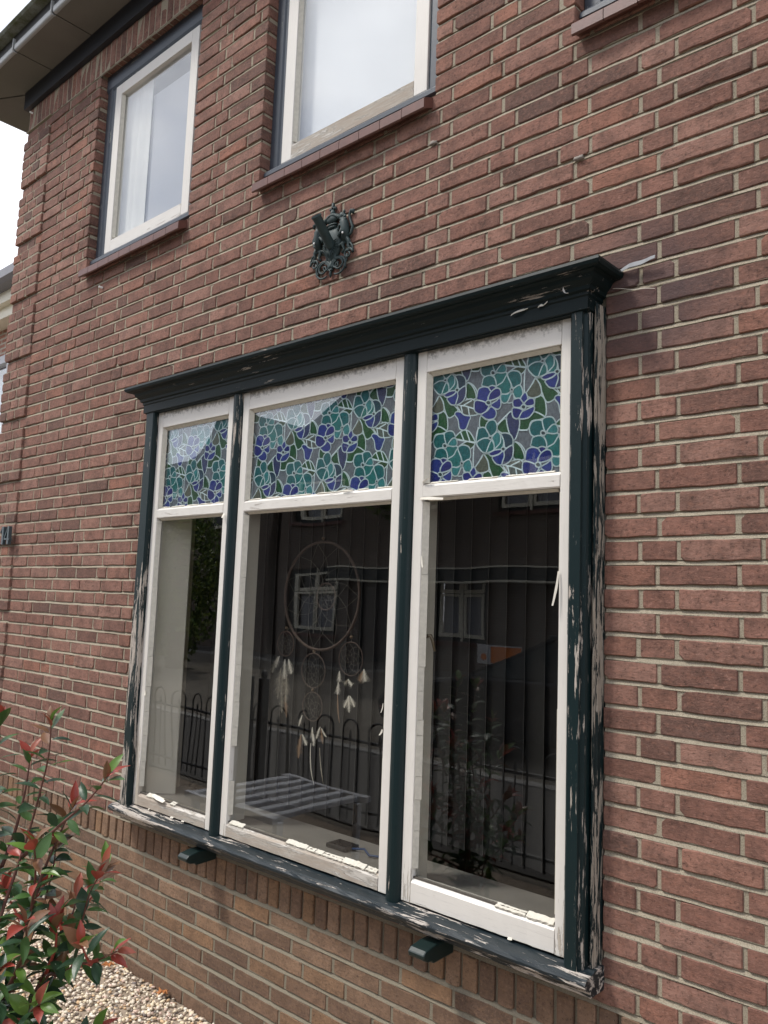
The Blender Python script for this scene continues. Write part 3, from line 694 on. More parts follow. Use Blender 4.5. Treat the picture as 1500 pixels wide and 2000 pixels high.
ribbon('paint_flake', [(-1.652 + .011 * i, -.054 - .007 * math.sin(i * .5), 1.930 - .0006 * i) for i in range(9)], (0, .35, 1), .011, M['flake'], WP, label='loose paint strip below the right middle rail')
ribbon('paint_flake', [(-1.646 + .007 * i, -.053 - .005 * i / 3, 1.982 + .0022 * i) for i in range(6)], (0, 1, .3), .012, M['flake'], WP)
ribbon('paint_flake', [(-2.01 + .011 * i - 0, -.054, 1.9795 + .001 * i) for i in range(5)], (0, 1, .2), .012, M['flake'], WP)
ribbon('paint_flake', [(-2.675, -.055 - .003 * i, 1.93 - .006 * i) for i in range(4)], (1, .2, 0), .012, M['flake'], WP)
ribbon('paint_flake', [(-3.06 + .012 * i, -.050 - .001 * i, .7645 - .0012 * i) for i in range(9)], (0, 1, .5), .022, M['flake'], WP, label='wide chip of putty lying on the left bottom rail')
fr = random.Random(21)
for i in range(4):
    s_ = SASH[fr.randrange(3)]; side = fr.random() < .7
    x = (s_[0] + .042) if side else (s_[1] - .042); z0 = fr.uniform(.78, 1.75); L_ = fr.uniform(.014, .045); o_ = fr.uniform(.003, .009) * (1 if side else -1)
    ribbon('paint_flake', [(x + o_ * (q / 4) ** 2, -.0515 - .004 * (q / 4) ** 2, z0 - L_ * q / 4) for q in range(5)], (1, .3, 0), fr.uniform(.003, .007), M['flake'], WP)
for i in range(4):
    x = fr.uniform(-3.15, -1.15); L_ = fr.uniform(.008, .028); z0 = .703
    ribbon('paint_flake', [(x + L_ * q / 3, -.0535 - .004 * (q / 3) ** 2, z0 + .003 * q / 3) for q in range(4)], (0, .6, 1), fr.uniform(.005, .011), M['flake'], WP)
# window catch
MB().tube([(-1.640, -.020, 1.497), (-1.628, -.012, 1.500), (-1.622, -.008, 1.485), (-1.612, -.008, 1.452)], [.007, .006, .0055, .0045], 8).build('window_catch', M['metal'], WP, smooth=True)
# ---------------------------------------------------------------- upper windows
def upper(h, lab, sw=(.115, .072), bright=False):
    x0, x1, z0, z1 = h
    wn_ = empty('upper_window'); wn_.parent = house; wn_.location = ((x0 + x1) / 2 - HX, 0, z0)
    tag(wn_, lab)
    # sloping tiles of the sill
    n = 9; a, b = x0 - .0 + .012, x1 - .008
    for i in range(n):
        p, q = a + (b - a) * i / n + .0012, a + (b - a) * (i + 1) / n - .0012; dz = rng.uniform(-.0012, .0012)
        pf = [(.049, 3.345), (.049, 3.372), (.0, 3.338 + dz), (-.040, 3.320 + dz), (-.046, 3.314 + dz), (-.046, 3.282 + dz), (-.040, 3.278 + dz), (-.02, 3.292), (.0, 3.30)]
        MB().prism(pf[::-1], p, q, 'X').build('sill_tile', M['tile'], wn_)
    f0, f1 = x0 + .004, x1 - .004; s0, s1 = x0 + sw[0] - .004, x1 - sw[1]
    pf = lambda e, s: ([(e, .10), (e, .050), (e + s * .020, .047), (e + s * .055, .043), (e + s * .060, .050), (e + s * abs((s0 if s > 0 else s1) - e) - s * .001, .050), (e + s * abs((s0 if s > 0 else s1) - e) - s * .001, .10)])
    p1 = pf(f0, 1); p2 = pf(f1, -1)[::-1]
    MB().prism(p1, 3.412, 4.40, 'Z').build('frame', M['blue_v'], wn_); MB().prism(p2, 3.412, 4.40, 'Z').build('frame', M['blue_v'], wn_)
    MB().prism([(.10, 3.360), (.10, 3.412), (.050, 3.412), (.030, 3.404), (.020, 3.392), (.020, 3.376), (.046, 3.368)][::-1], f0, f1, 'X').build('frame_sill', M['blue_h'], wn_)
    MB().prism([(.10, 4.382), (.10, 4.482), (.040, 4.482), (.040, 4.400), (.050, 4.382)][::-1], f0, f1, 'X').build('frame_head', M['blue_h'], wn_)
    y0, y1 = .040, .085; t = .062; zb, zt = 3.414, 4.378
    box('stile', (s0, s0 + t, y0, y1, zb, zt), M['white_v'], wn_, bevel=.0025); box('stile', (s1 - t, s1, y0, y1, zb, zt), M['white_v'], wn_, bevel=.0025)
    MB().prism([(y1, zb), (y1, zb + .075), (y0 + .014, zb + .075), (y0, zb + .062), (y0, zb)][::-1], s0 + t + .001, s1 - t - .001, 'X', seg=12, jit=.0006, rng=rng).build('bottom_rail', M['white_low'] if bright else M['white_mid'], wn_)
    box('top_rail', (s0 + t + .001, s1 - t - .001, y0, y1, zt - .062, zt), M['white_h'], wn_, bevel=.002)
    g0, g1 = s0 + t, s1 - t
    MB().prism([(g0 + .0008, y0 + .004), (g0 + .014, .059), (g0 + .0008, .059)][::1], zb + .08, zt - .063, 'Z').build('putty', M['putty'], wn_)
    box('glass_pane', (g0 - .004, g1 + .004, .060, .063, zb + .07, zt - .058), M['glass_u'], wn_)
    return wn_, g0, g1, zb + .07, zt - .06
W1 = upper(OPEN[0], 'left upper window under the eaves, blue-grey frame and white sash')
W2 = upper(OPEN[1], 'middle upper window with worn white sash, a tall pale pane', (.093, .072), True)
W3 = upper(OPEN[2], 'right upper window, only its sill corner in view')
def curtain(name, x0, x1, z0, z1, y, parent, mat, amp=.006, wl=.04, label=None):
    m = MB(); n = max(8, int((x1 - x0) / .01)); vs = []
    for z in (z0, (z0 + z1) / 2, z1):
        for i in range(n + 1): x = x0 + (x1 - x0) * i / n; vs.append((x, y + amp * math.sin(x / wl * 6.28 + math.sin(x * 31)), z))
    fs = [(k * (n + 1) + i, k * (n + 1) + i + 1, (k + 1) * (n + 1) + i + 1, (k + 1) * (n + 1) + i) for k in range(2) for i in range(n)]
    return m.add(vs, fs).build(name, mat, parent, smooth=True, label=label)
M['cloth'] = simple('pale_curtain', (.66, .64, .59), .9, .06, 4)
M['grey_net'] = simple('grey_blind', (.40, .40, .42), .9, .06, 4)
for W_, m1, m2, sp_ in ((W1, 'cloth', 'grey_net', .36), (W2, 'net', 'net', .1), (W3, 'net', 'net', .1)):
    wn_, g0, g1, z0, z1 = W_
    xm = g0 + (g1 - g0) * sp_
    if W_ is W1: curtain('side_curtain', g0 - .05, xm, z0 - .05, z1 + .02, .094, wn_, M[m1], .003, .09)
    box('roller_blind', ((xm - .01) if W_ is W1 else g0 - .06, g1 + .06, .105, .107, z0 - .05, z1 - (.075 if W_ is W1 else -.03)), M[m2], wn_)
    box('room_dark_sheet', (g0 - .12, g1 + .09, .16, .17, z0 - .1, z1 + .1), M['room'], wn_)  # dark sheet standing in for the unlit room behind the pane

# ---------------------------------------------------------------- vertical blinds and dream catcher behind the glass
bl = empty('vertical_blind', (-2.1, .25, .76)); tag(bl, 'dark vertical slat blind hanging closed behind the big window', 'blind')
br = random.Random(5); x = -3.10; i = 0
while x < -.85:
    m = MB(); c, s = math.cos(R(13)), math.sin(R(13)); w2 = .0415
    zbt = .775 + (.02 if x > -1.9 else 0)
    P0 = (x - w2 * c, .25 + w2 * s); P1 = (x + w2 * c, .25 - w2 * s); th = .0011
    vs = [(P0[0], P0[1], zbt), (P1[0], P1[1], zbt), (P1[0], P1[1] + th, zbt), (P0[0], P0[1] + th, zbt)]; vs += [(a, b, 2.40) for a, b, _ in vs]
    m.add(vs, [(0, 4, 5, 1), (2, 6, 7, 3), (0, 1, 2, 3), (4, 7, 6, 5)], 0)
    m.add([(P1[0], P1[1] - .0006, zbt), (P1[0] + .0016, P1[1] - .0006, zbt), (P1[0] + .0016, P1[1] + th, zbt), (P1[0], P1[1] + th, zbt), (P1[0], P1[1] - .0006, 2.40), (P1[0] + .0016, P1[1] - .0006, 2.40), (P1[0] + .0016, P1[1] + th, 2.40), (P1[0], P1[1] + th, 2.40)],
          [(0, 1, 5, 4), (1, 2, 6, 5), (2, 3, 7, 6), (3, 0, 4, 7)], 1)
    m.build('slat', [M['slat2'] if br.random() < .3 else M['slat'], M['edge_glint']], bl); x += .0735; i += 1
box('head_rail', (-3.15, -.85, .23, .27, 2.402, 2.43), M['slat'], bl)
thread = simple('pale_thread', (.17, .155, .135), .8, .1); suede = simple('wrapped_suede', (.085, .06, .05), .8, .35, 60, bump=.001, bsc=120)
feath = [simple('white_feather', (.95, .91, .80), .9, .08, 50), simple('tan_feather', (.42, .28, .18), .9, .3, 50), simple('speckled_feather', (.46, .42, .34), .9, .6, 90)]
bead = simple('wooden_bead', (.16, .11, .07), .5, .2)
dc = empty('dream_catcher', (-2.255, .1, 1.616)); tag(dc, 'large round dream catcher with four small hoops and feathers hanging in the middle pane', 'dream catcher')
def hoop(cx, cz, rad, tr, nn, parent, web=8, y=.1):
    m = MB(); k = 48 if rad > .1 else 22; n = 8; vs = []
    for i in range(k):
        a = 2 * math.pi * i / k
        for j in range(n):
            b = 2 * math.pi * j / n; q = tr * (1 + (.12 if i % 2 else -.05)); vs.append((cx + (rad + q * math.cos(b)) * math.cos(a), y + q * math.sin(b), cz + (rad + q * math.cos(b)) * math.sin(a)))
    fs = [(i * n + j, ((i + 1) % k) * n + j, ((i + 1) % k) * n + (j + 1) % n, i * n + (j + 1) % n) for i in range(k) for j in range(n)]
    h = m.add(vs, fs).build(nn, suede, parent, smooth=True)
    wm = MB(); rads = [1, .72, .48, .30, .17]; pr0 = None
    for lv in range(len(rads) - 1):
        for i in range(web):
            a0 = 2 * math.pi * (i + lv * .5) / web; a1 = 2 * math.pi * (i + .5 + lv * .5) / web; a2 = 2 * math.pi * (i + 1 + lv * .5) / web
            r0, r1 = rads[lv] * (rad - tr), rads[lv + 1] * (rad - tr)
            p = lambda a, q: (cx + q * math.cos(a), y, cz + q * math.sin(a))
            wm.tube([p(a0, r0), p(a1, r1)], .0004 if rad < .1 else .00055, 4, cap=False); wm.tube([p(a1, r1), p(a2, r0)], .0004 if rad < .1 else .00055, 4, cap=False)
    wm.build('web', thread, h); return h
hp = hoop(-2.255, 1.616, .203, .0052, 'large_hoop', dc, 11)
hoop(-2.226, 1.612, .050, .0028, 'inner_hoop', dc, 8)
smalls = [(-2.441, 1.425, .048), (-2.083, 1.392, .060), (-2.277, 1.335, .064), (-2.273, 1.203, .053)]
for cx, cz, rd in smalls: hoop(cx, cz, rd, .0022, 'small_hoop', dc, 7)
th = MB(); th.tube([(-2.255, .1, 1.82), (-2.255, .1, 2.36)], .0008, 4)
th.tube([(-2.441, .1, 1.473), (-2.405, .1, 1.50)], .0008, 4); th.tube([(-2.083, .1, 1.452), (-2.09, .1, 1.50)], .0008, 4); th.tube([(-2.277, .1, 1.40), (-2.277, .1, 1.415)], .0008, 4); th.tube([(-2.277, .1, 1.271), (-2.273, .1, 1.256)], .0008, 4)
th.build('hanging_thread', thread, dc)
for p in [(-2.255, .1, 1.832), (-2.441, .1, 1.486), (-2.085, .1, 1.470), (-2.277, .1, 1.407), (-2.275, .1, 1.264)]: MB().blob(p, (.006, .006, .006), 8, 6).build('bead', bead, dc, smooth=True)
fq = random.Random(9)
def feather(x, z, L_, w_, ang, mat, curl=0.2, n=12):
    m = MB(); pts = []; a = ang; p = Vector((x, .1, z)); spine = []
    for i in range(n + 1): spine.append(p.copy()); a += curl / n; p = p + Vector((math.sin(a), fq.uniform(-.06, .02), -math.cos(a))) * (L_ / n)
    m.tube(spine, [.0012 * (1 - .7 * i / n) for i in range(n + 1)], 5)
    for i in range(n):
        for s in (-1, 1):
            for k in range(9):
                t = (i + k / 9) / n; ww = 1.3 * w_ * math.sin(min(1, t * 1.5 + .15) * math.pi / 2) * (1 - t ** 3) * fq.uniform(.35, 1.1)
                q0 = spine[i].lerp(spine[i + 1], k / 9); d = (spine[i + 1] - spine[i]).normalized(); sd = Vector((d.z, 0, -d.x)) * s
                tip = q0 + sd * ww + d * ww * 1.1 + Vector((0, fq.uniform(-.5, .5) * ww, 0)); q1 = q0 + d * L_ / n / 6
                m.add([q0, q1, tip], [(0, 1, 2)])
    return m.build('feather', mat, dc)
for x, z, L_, w_, a, mi, cu in [(-2.485, 1.372, .07, .017, -.25, 2, -.3), (-2.474, 1.375, .05, .014, -.5, 0, .2), (-2.440, 1.365, .075, .020, -.1, 0, .3), (-2.420, 1.368, .06, .018, .25, 0, .3), (-2.445, 1.32, .10, .022, -.15, 2, .2), (-2.462, 1.33, .12, .024, -.1, 2, .1),
                                (-2.430, 1.31, .11, .022, .12, 2, -.1), (-2.45, 1.25, .09, .016, .05, 2, .1), (-2.43, 1.23, .085, .012, .22, 1, .0), (-2.016, 1.362, .045, .020, .1, 0, .2), (-2.020, 1.355, .04, .018, -.3, 1, -.2),
                                (-2.138, 1.345, .04, .014, .0, 0, .1), (-2.142, 1.305, .045, .015, .05, 0, -.1), (-2.142, 1.26, .10, .005, .0, 1, .35), (-2.092, 1.320, .03, .014, .5, 0, .5), (-2.092, 1.320, .028, .012, -.5, 2, -.5), (-2.085, 1.262, .05, .013, -.35, 0, -.2), (-2.085, 1.262, .06, .012, .05, 0, .1), (-2.08, 1.262, .045, .012, .5, 0, .3),
                                (-2.327, 1.165, .045, .008, -.4, 0, .1), (-2.327, 1.095, .09, .017, -.2, 1, .2), (-2.32, 1.095, .045, .013, .5, 0, .3), (-2.268, 1.128, .05, .011, .0, 0, .3), (-2.262, 1.105, .045, .010, .25, 0, -.2), (-2.226, 1.135, .05, .009, -.45, 0, .2), (-2.222, 1.13, .055, .010, .3, 1, -.1), (-2.218, 1.13, .04, .006, .5, 0, .6),
                                (-2.272, 1.07, .15, .004, -.1, 0, .55), (-2.224, 1.06, .13, .004, .1, 2, .25)]:
    feather(x, z, L_, w_, a, feath[mi], cu)
gx = empty('black_gadget', (-2.06, .08, .745)); tag(gx, 'small flat black device lying on the inner board in the middle pane', 'device')
box('case', (-2.115, -2.02, .045, .115, .745, .760), M['black'], gx, bevel=.003); box('screen', (-2.108, -2.027, .052, .108, .7605, .7615), simple('dark_screen', (.004, .005, .008), .1, .1), gx)
MB().tube([(-2.02, .08, .752), (-1.98, .10, .756), (-1.93, .07, .752), (-1.86, .11, .75)], .004, 8).build('cable', simple('blue_cable', (.02, .06, .16), .4, .1), gx, smooth=True)

# ---------------------------------------------------------------- things on the wall
CR = empty('flagpole_bracket', (-2.16, 0, 2.92)); tag(CR, 'dark green cast iron flagpole holder with crown, beasts and scrolls on the brick wall', 'flagpole holder')
def P3(x, z, y=-.012): return (-2.162 + x, y, 2.945 + z)
def spiral(cx, cz, r0, r1, a0, a1, n=18): return [P3(cx + (r0 + (r1 - r0) * i / n) * math.cos(a0 + (a1 - a0) * i / n), cz + (r0 + (r1 - r0) * i / n) * math.sin(a0 + (a1 - a0) * i / n), -.011) for i in range(n + 1)]
sh = MB()      # shield
pts = catmull([(-.040, .03), (-.020, .052), (.020, .052), (.040, .03), (.048, -.02), (.028, -.062), (.0, -.092), (-.028, -.062), (-.048, -.02)], 4); n = len(pts)
vs = [P3(x, z, -.003) for x, z in pts] + [P3(x * .95, z * .95, -.014) for x, z in pts] + [P3(x * .6, z * .6 - .004, -.022) for x, z in pts] + [P3(0, -.01, -.024)]
fs = [(k * n + (i + 1) % n, k * n + i, (k + 1) * n + i, (k + 1) * n + (i + 1) % n) for k in range(2) for i in range(n)] + [(2 * n + (i + 1) % n, 2 * n + i, 3 * n) for i in range(n)]
sh.add(vs, fs)
for i in range(18):
    a = R(150 + i * 240 / 17) + 0; c0 = (0, -.022)
    sh.tube([P3(c0[0] + .022 * math.cos(a), c0[1] + .022 * math.sin(a), -.026), P3(c0[0] + .042 * math.cos(a), c0[1] + .046 * math.sin(a), -.021)], [.0022, .0012], 6)
shield = sh.build('shield', M['iron'], CR, smooth=True)
# tube
tb = MB(); b0 = Vector(P3(.006, -.026, -.02)); b1 = Vector((-2.146, -.112, 3.002)); d = (b1 - b0)
tb.tube([b0, b0 + d * .5, b0 + d * .96, b0 + d * .965, b1], [.0185, .0182, .0180, .0205, .0205], 20, cap=False)
tb.tube([b1, b1 - d * .06, b1 - d * .5], [.0205, .0155, .0155], 20, cap=False)
tb.build('pole_socket', M['iron'], CR, smooth=False)
cw = MB()
for i in range(15):
    t = i / 14; x = -.040 + .080 * t; cw.blob(P3(x, .082 + .016 * math.sin(math.pi * t), -.016), (.0075, .011, .009), 8, 6, jit=.15, rng=fq)
cw.blob(P3(0, .088, -.014), (.041, .011, .018), 16, 8); cw.blob(P3(0, .062, -.014), (.030, .012, .006), 14, 6); cw.blob(P3(0, .053, -.013), (.026, .011, .006), 14, 6)
cw.tube([P3(0, .10, -.013), P3(0, .122, -.013)], [.012, .008], 10); cw.box(-2.162 - .013, -2.162 + .013, -.018, -.008, 2.945 + .124, 2.945 + .131); cw.box(-2.162 - .004, -2.162 + .004, -.018, -.008, 2.945 + .119, 2.945 + .150)
cw.blob(P3(-.013, .1275, -.013), (.005, .006, .007), 6, 5); cw.blob(P3(.013, .1275, -.013), (.005, .006, .007), 6, 5); cw.blob(P3(0, .148, -.013), (.007, .006, .005), 6, 5); cw.blob(P3(0, .137, -.013), (.006, .006, .006), 6, 5)
cw.build('crown', M['iron'], CR, smooth=True)
for s in (-1, 1):          # the two rearing beasts
    m = MB(); X = lambda x: x * s
    m.tube([P3(X(.070), -.018), P3(X(.076), .018, -.016), P3(X(.070), .05, -.018), P3(X(.062), .070, -.018)], [.013, .016, .017, .011], 12)
    m.blob(P3(X(.058), .082, -.018), (.014, .012, .013), 10, 8, jit=.18, rng=fq); m.blob(P3(X(.047), .079, -.018), (.008, .008, .007), 8, 6)
    for q in range(9): a = q * .7; m.blob(P3(X(.066 + .012 * math.cos(a)), .062 + .018 * math.sin(a), -.022), (.006, .006, .007), 6, 5, jit=.2, rng=fq)
    m.blob(P3(X(.064), .098, -.016), (.006, .005, .008), 6, 5)
    m.tube([P3(X(.064), .042, -.02), P3(X(.046), .048, -.02), P3(X(.040), .036, -.02), P3(X(.044), .028, -.02)], [.007, .006, .005, .006], 8)
    m.tube([P3(X(.062), .030, -.02), P3(X(.048), .016, -.02), P3(X(.044), .004, -.02)], [.007, .005, .006], 8)
    m.tube([P3(X(.072), -.012), P3(X(.060), -.030), P3(X(.070), -.050), P3(X(.058), -.060)], [.011, .007, .005, .006], 8)
    m.tube([P3(X(.078), -.008), P3(X(.092), -.026), P3(X(.088), -.042), P3(X(.100), -.050), P3(X(.094), -.060), P3(X(.084), -.058)], [.011, .008, .006, .005, .004, .005], 8)
    m.tube([P3(X(.080), -.004, -.012), P3(X(.100), .006, -.010), P3(X(.106), .030, -.010), P3(X(.092), .058, -.010), P3(X(.086), .080, -.010), P3(X(.094), .096, -.010), P3(X(.106), .092, -.010), P3(X(.104), .080, -.010)], [.006, .005, .0055, .005, .005, .006, .007, .005], 8)
    m.build('beast', M['iron'], CR, smooth=True, label='left rearing beast' if s < 0 else 'right rearing beast')
    MB().blob(P3(X(.077), .005, -.033), (.0042, .003, .0042), 8, 5).build('screw_head', M['nail'], CR)
sm = MB()
for s in (-1, 1):
    X = lambda x: x * s
    def sp2(cx, cz, r0, r1, a0, a1, w_, n=20):
        pts = [P3(X(cx + (r0 + (r1 - r0) * i / n) * math.cos(a0 + (a1 - a0) * i / n)) * 1.32, cz + 1.12 * (r0 + (r1 - r0) * i / n) * math.sin(a0 + (a1 - a0) * i / n), -.012) for i in range(n + 1)]
        sm.tube(pts, [w_ * 1.35 * (1 - .4 * i / n) for i in range(n + 1)], 8)
    sp2(.030, -.105, .030, .028, R(180), R(-120), .0042); sp2(.030, -.100, .026, .007, R(200), R(-280), .0036); sp2(.022, -.098, .014, .004, R(90), R(480), .003)
    sp2(.052, -.062, .036, .034, R(200), R(-10), .0042); sp2(.068, -.072, .019, .005, R(0), R(430), .0036)
    sm.tube([P3(X(.0), -.088, -.01), P3(X(.012), -.07, -.01), P3(X(.026), -.045, -.01)], [.004, .0045, .003], 8)
    sm.tube([P3(X(.084), -.070, -.01), P3(X(.080), -.095, -.01), P3(X(.070), -.112, -.01), P3(X(.078), -.120, -.01)], [.0042, .004, .0035, .006], 8)
sm.tube([P3(0, -.075, -.012), P3(0, -.11, -.012), P3(0, -.13, -.012), P3(0, -.142, -.012)], [.005, .0035, .006, .002], 8)
sm.box(-2.162 - .010, -2.162 + .010, -.017, -.006, 2.945 - .116, 2.945 - .110)
sm.build('scrollwork', M['iron'], CR, smooth=True)
# house number
HN = empty('house_number', (-4.78, -.026, 1.90)); tag(HN, 'slate grey metal house number 14 on the corner bricks at the left edge', 'house number')
def digit(polys, name):
    m = MB()
    for pl in polys: m.prism([(x, z) for x, z in pl], -.048, -.029, 'Y')
    return m.build(name, M['num'], HN, bevel=.0015)
M['num'] = simple('slate_grey_metal', (.045, .068, .078), .4, .3, 40)
dx, dz = -4.812, 1.850
digit([[(dx + .022, dz), (dx + .046, dz), (dx + .046, dz + .104), (dx + .024, dz + .104)], [(dx + .000, dz + .072), (dx + .006, dz + .066), (dx + .0215, dz + .090), (dx + .0235, dz + .104)]], 'digit_one')
dx += .058
digit([[(dx + .036, dz), (dx + .058, dz), (dx + .058, dz + .104), (dx + .040, dz + .104)], [(dx - .002, dz + .026), (dx + .0355, dz + .026), (dx + .0355, dz + .036), (dx - .002, dz + .036)], [(dx + .0585, dz + .022), (dx + .066, dz + .022), (dx + .066, dz + .036), (dx + .0585, dz + .036)], [(dx - .002, dz + .0365), (dx + .010, dz + .0365), (dx + .0395, dz + .092), (dx + .0395, dz + .104)]], 'digit_four')
# lead flashing end and odd bits of the wall
o = ribbon('lead_flashing', [(-1.004 + .0125 * i, -.004 - (.012 * math.sin(i * .55) if i < 5 else .010) - .001 * i, 2.532 + .0008 * i - .0015 * math.sin(i * 1.3)) for i in range(10)], (0, -.35, -1), .016, M['zinc'], None)
tag(o, 'crumpled pale metal flashing sticking out of the joint right of the cornice', 'flashing')
def bump_on_wall(x, z, rx, rz, lab, mat, cat, seed, y=-.003):
    rg = random.Random(seed); o = MB().blob((x, y, z), (rx, .007, rz), 10, 7, jit=.35, rng=rg).build('plaster_lump', mat, None, smooth=True); tag(o, lab, cat)
lump = simple('grey_filler', (.27, .24, .21), .9, .3, 120, bump=.002, bsc=150)
bump_on_wall(-1.688, 3.166, .020, .007, 'grey lump of filler in a joint right of the middle sill', lump, 'filler lump', 1)
bump_on_wall(-1.13, 2.912, .017, .007, 'grey lump of filler in a joint below the right window', lump, 'filler lump', 2)
for (x, y, z, lab) in [(-3.92, -.0, 3.19, 'white plastic plug in the joint below the left upper window'), (-4.98, -.006, 4.59, 'white plastic plug under the eaves at the house corner')]:
    o = MB().tube([(x, y, z), (x - .006, y - .020, z + .003)], .006, 10).build('wall_plug', M['nail'], None); tag(o, lab, 'wall plug')
wd = MB(); wd.tube([(-1.02 + .012 * i, -.006 - .004 * math.sin(i), 2.487 - .0035 * i + .006 * (i / 9) ** 2) for i in range(11)], .0008, 5)
o = wd.build('loose_wire', M['flake'], None); tag(o, 'thin pale wire sticking out beside the right end of the cornice', 'wire')

# ---------------------------------------------------------------- gravel
def gravel(name, x0, x1, y0, y1, n, s0, s1, mats, seed, ztop=.006):
    rg = np.random.default_rng(seed)
    ico = [(0, 0, 1)] + [(math.cos(a) * .9, math.sin(a) * .9, .42) for a in np.arange(5) * 1.2566] + [(math.cos(a + .63) * .9, math.sin(a + .63) * .9, -.42) for a in np.arange(5) * 1.2566] + [(0, 0, -1)]
    fc = [(0, 1 + i, 1 + (i + 1) % 5) for i in range(5)] + [(1 + i, 6 + i, 1 + (i + 1) % 5) for i in range(5)] + [(1 + (i + 1) % 5, 6 + i, 6 + (i + 1) % 5) for i in range(5)] + [(11, 6 + (i + 1) % 5, 6 + i) for i in range(5)]
    ico = np.array(ico); fc = np.array(fc); V = ico[None] * (1 + rg.uniform(-.22, .22, (n, 12, 1)))
    s = np.exp(rg.uniform(np.log(s0), np.log(s1), (n, 1, 1))); sc3 = np.stack([rg.uniform(.8, 1.45, n), rg.uniform(.7, 1.1, n), rg.uniform(.45, .8, n)], -1)[:, None, :]
    V = V * s * sc3; a = rg.uniform(0, 6.28, n); t = rg.uniform(-.5, .5, n)
    ca, sa, ct, st = np.cos(a), np.sin(a), np.cos(t), np.sin(t)
    x, y, z = V[..., 0], V[..., 1], V[..., 2]; y, z = y * ct[:, None] - z * st[:, None], y * st[:, None] + z * ct[:, None]
    x, y = x * ca[:, None] - y * sa[:, None], x * sa[:, None] + y * ca[:, None]
    px, py = rg.uniform(x0, x1, n), rg.uniform(y0, y1, n); pz = rg.uniform(-.004, ztop, n)
    V = np.stack([x + px[:, None], y + py[:, None], z + pz[:, None]], -1).reshape(-1, 3)
    F = (fc[None] + (np.arange(n) * 12)[:, None, None]).reshape(-1, 3)
    me = bpy.data.meshes.new(name); me.vertices.add(len(V)); me.vertices.foreach_set('co', V.ravel()); me.loops.add(F.size); me.loops.foreach_set('vertex_index', F.ravel())
    me.polygons.add(len(F)); me.polygons.foreach_set('loop_start', np.arange(0, F.size, 3)); me.polygons.foreach_set('loop_total', np.full(len(F), 3))
    for m in mats: me.materials.append(m)
    me.polygons.foreach_set('use_smooth', np.ones(len(F), bool))
    at = me.attributes.new('rnd', 'FLOAT', 'FACE'); at.data.foreach_set('value', np.repeat(rg.random(n), 20)); me.update(calc_edges=True)
    return link(bpy.data.objects.new(name, me))
def pebble_mat():
    t = NT('pebbles'); at = t.n('ShaderNodeAttribute', attribute_name='rnd').outputs['Fac']
    c = t.ramp(at, [(0, (.74, .66, .52)), (.20, (.82, .70, .50)), (.38, (.66, .45, .26)), (.48, (.80, .68, .55)), (.62, (.38, .31, .24)), (.70, (.70, .52, .42)), (.80, (.20, .17, .16)), (.84, (.88, .81, .68)), (.94, (.50, .44, .36)), (.985, (.10, .09, .09))], 'CONSTANT')
    c = t.mix(t.math('MULTIPLY', t.noise(sc=160, det=4), .4), c, t.mix(.5, c, (.30, .21, .13)))
    return t.pbr(c, .75, t.bump(t.noise(sc=220, det=3), .5, .001))
pm = pebble_mat()
o = gravel('gravel', -6.4, -1.7, -1.45, -.004, 34000, .0045, .0105, [pm], 4); tag(o, 'pale mixed pebbles covering the ground below the wall', kind='stuff')
dl = simple('orange_dead_leaf', (.45, .18, .06), .8, .4, 50)
def dead_leaf(x, y, s, seed, lab):
    rg = random.Random(seed); m = MB(); n = 7; vs = [(x, y, .020)]
    for i in range(n * 2): a = math.pi * i / n; q = s * (1 if i % 2 else .55) * rg.uniform(.8, 1.1); vs.append((x + q * math.cos(a), y + q * math.sin(a), .016 + rg.uniform(.0, .018)))
    o = m.add(vs, [(0, 1 + i, 1 + (i + 1) % (2 * n)) for i in range(2 * n)]).build('dead_leaf', dl); tag(o, lab, 'leaf')
dead_leaf(-3.30, -.055, .032, 1, 'crisp orange leaf on the gravel beside the bush')
dead_leaf(-2.93, -.03, .028, 2, 'crisp orange leaf on the gravel against the wall, nearer the right')
# ---------------------------------------------------------------- photinia bushes
def leaf_mats():
    out = {}
    for nm, c1, c2, ro in [('green', (.042, .095, .026), (.070, .155, .034), .42), ('dark', (.022, .058, .028), (.036, .082, .036), .38), ('fresh', (.10, .20, .035), (.14, .24, .04), .36),
                           ('red', (.27, .045, .032), (.42, .08, .055), .4), ('bronze', (.20, .085, .050), (.22, .13, .06), .4), ('pink', (.38, .08, .055), (.30, .12, .07), .38)]:
        t = NT('leaf_' + nm); n = t.noise(sc=18, det=3); c = t.mix(n, c1, c2); c = t.mix(t.math('MULTIPLY', t.n('ShaderNodeObjectInfo').outputs['Random'], .35), c, tuple(x * .55 for x in c1))
        p = t.n('ShaderNodeBsdfPrincipled', {'Base Color': c, 'Roughness': ro, 'Specular IOR Level': .45, 'Normal': t.bump(t.noise(sc=110, det=3), .5, .0008)})
        tr = t.n('ShaderNodeBsdfTranslucent', {'Color': c}); mxs = t.n('ShaderNodeMixShader', {0: .16, 1: p.outputs[0], 2: tr.outputs[0]}); t.t.links.new(mxs.outputs[0], t.o.inputs[0]); out[nm] = t.mat
    return out
LM = leaf_mats(); lm_cache = {}
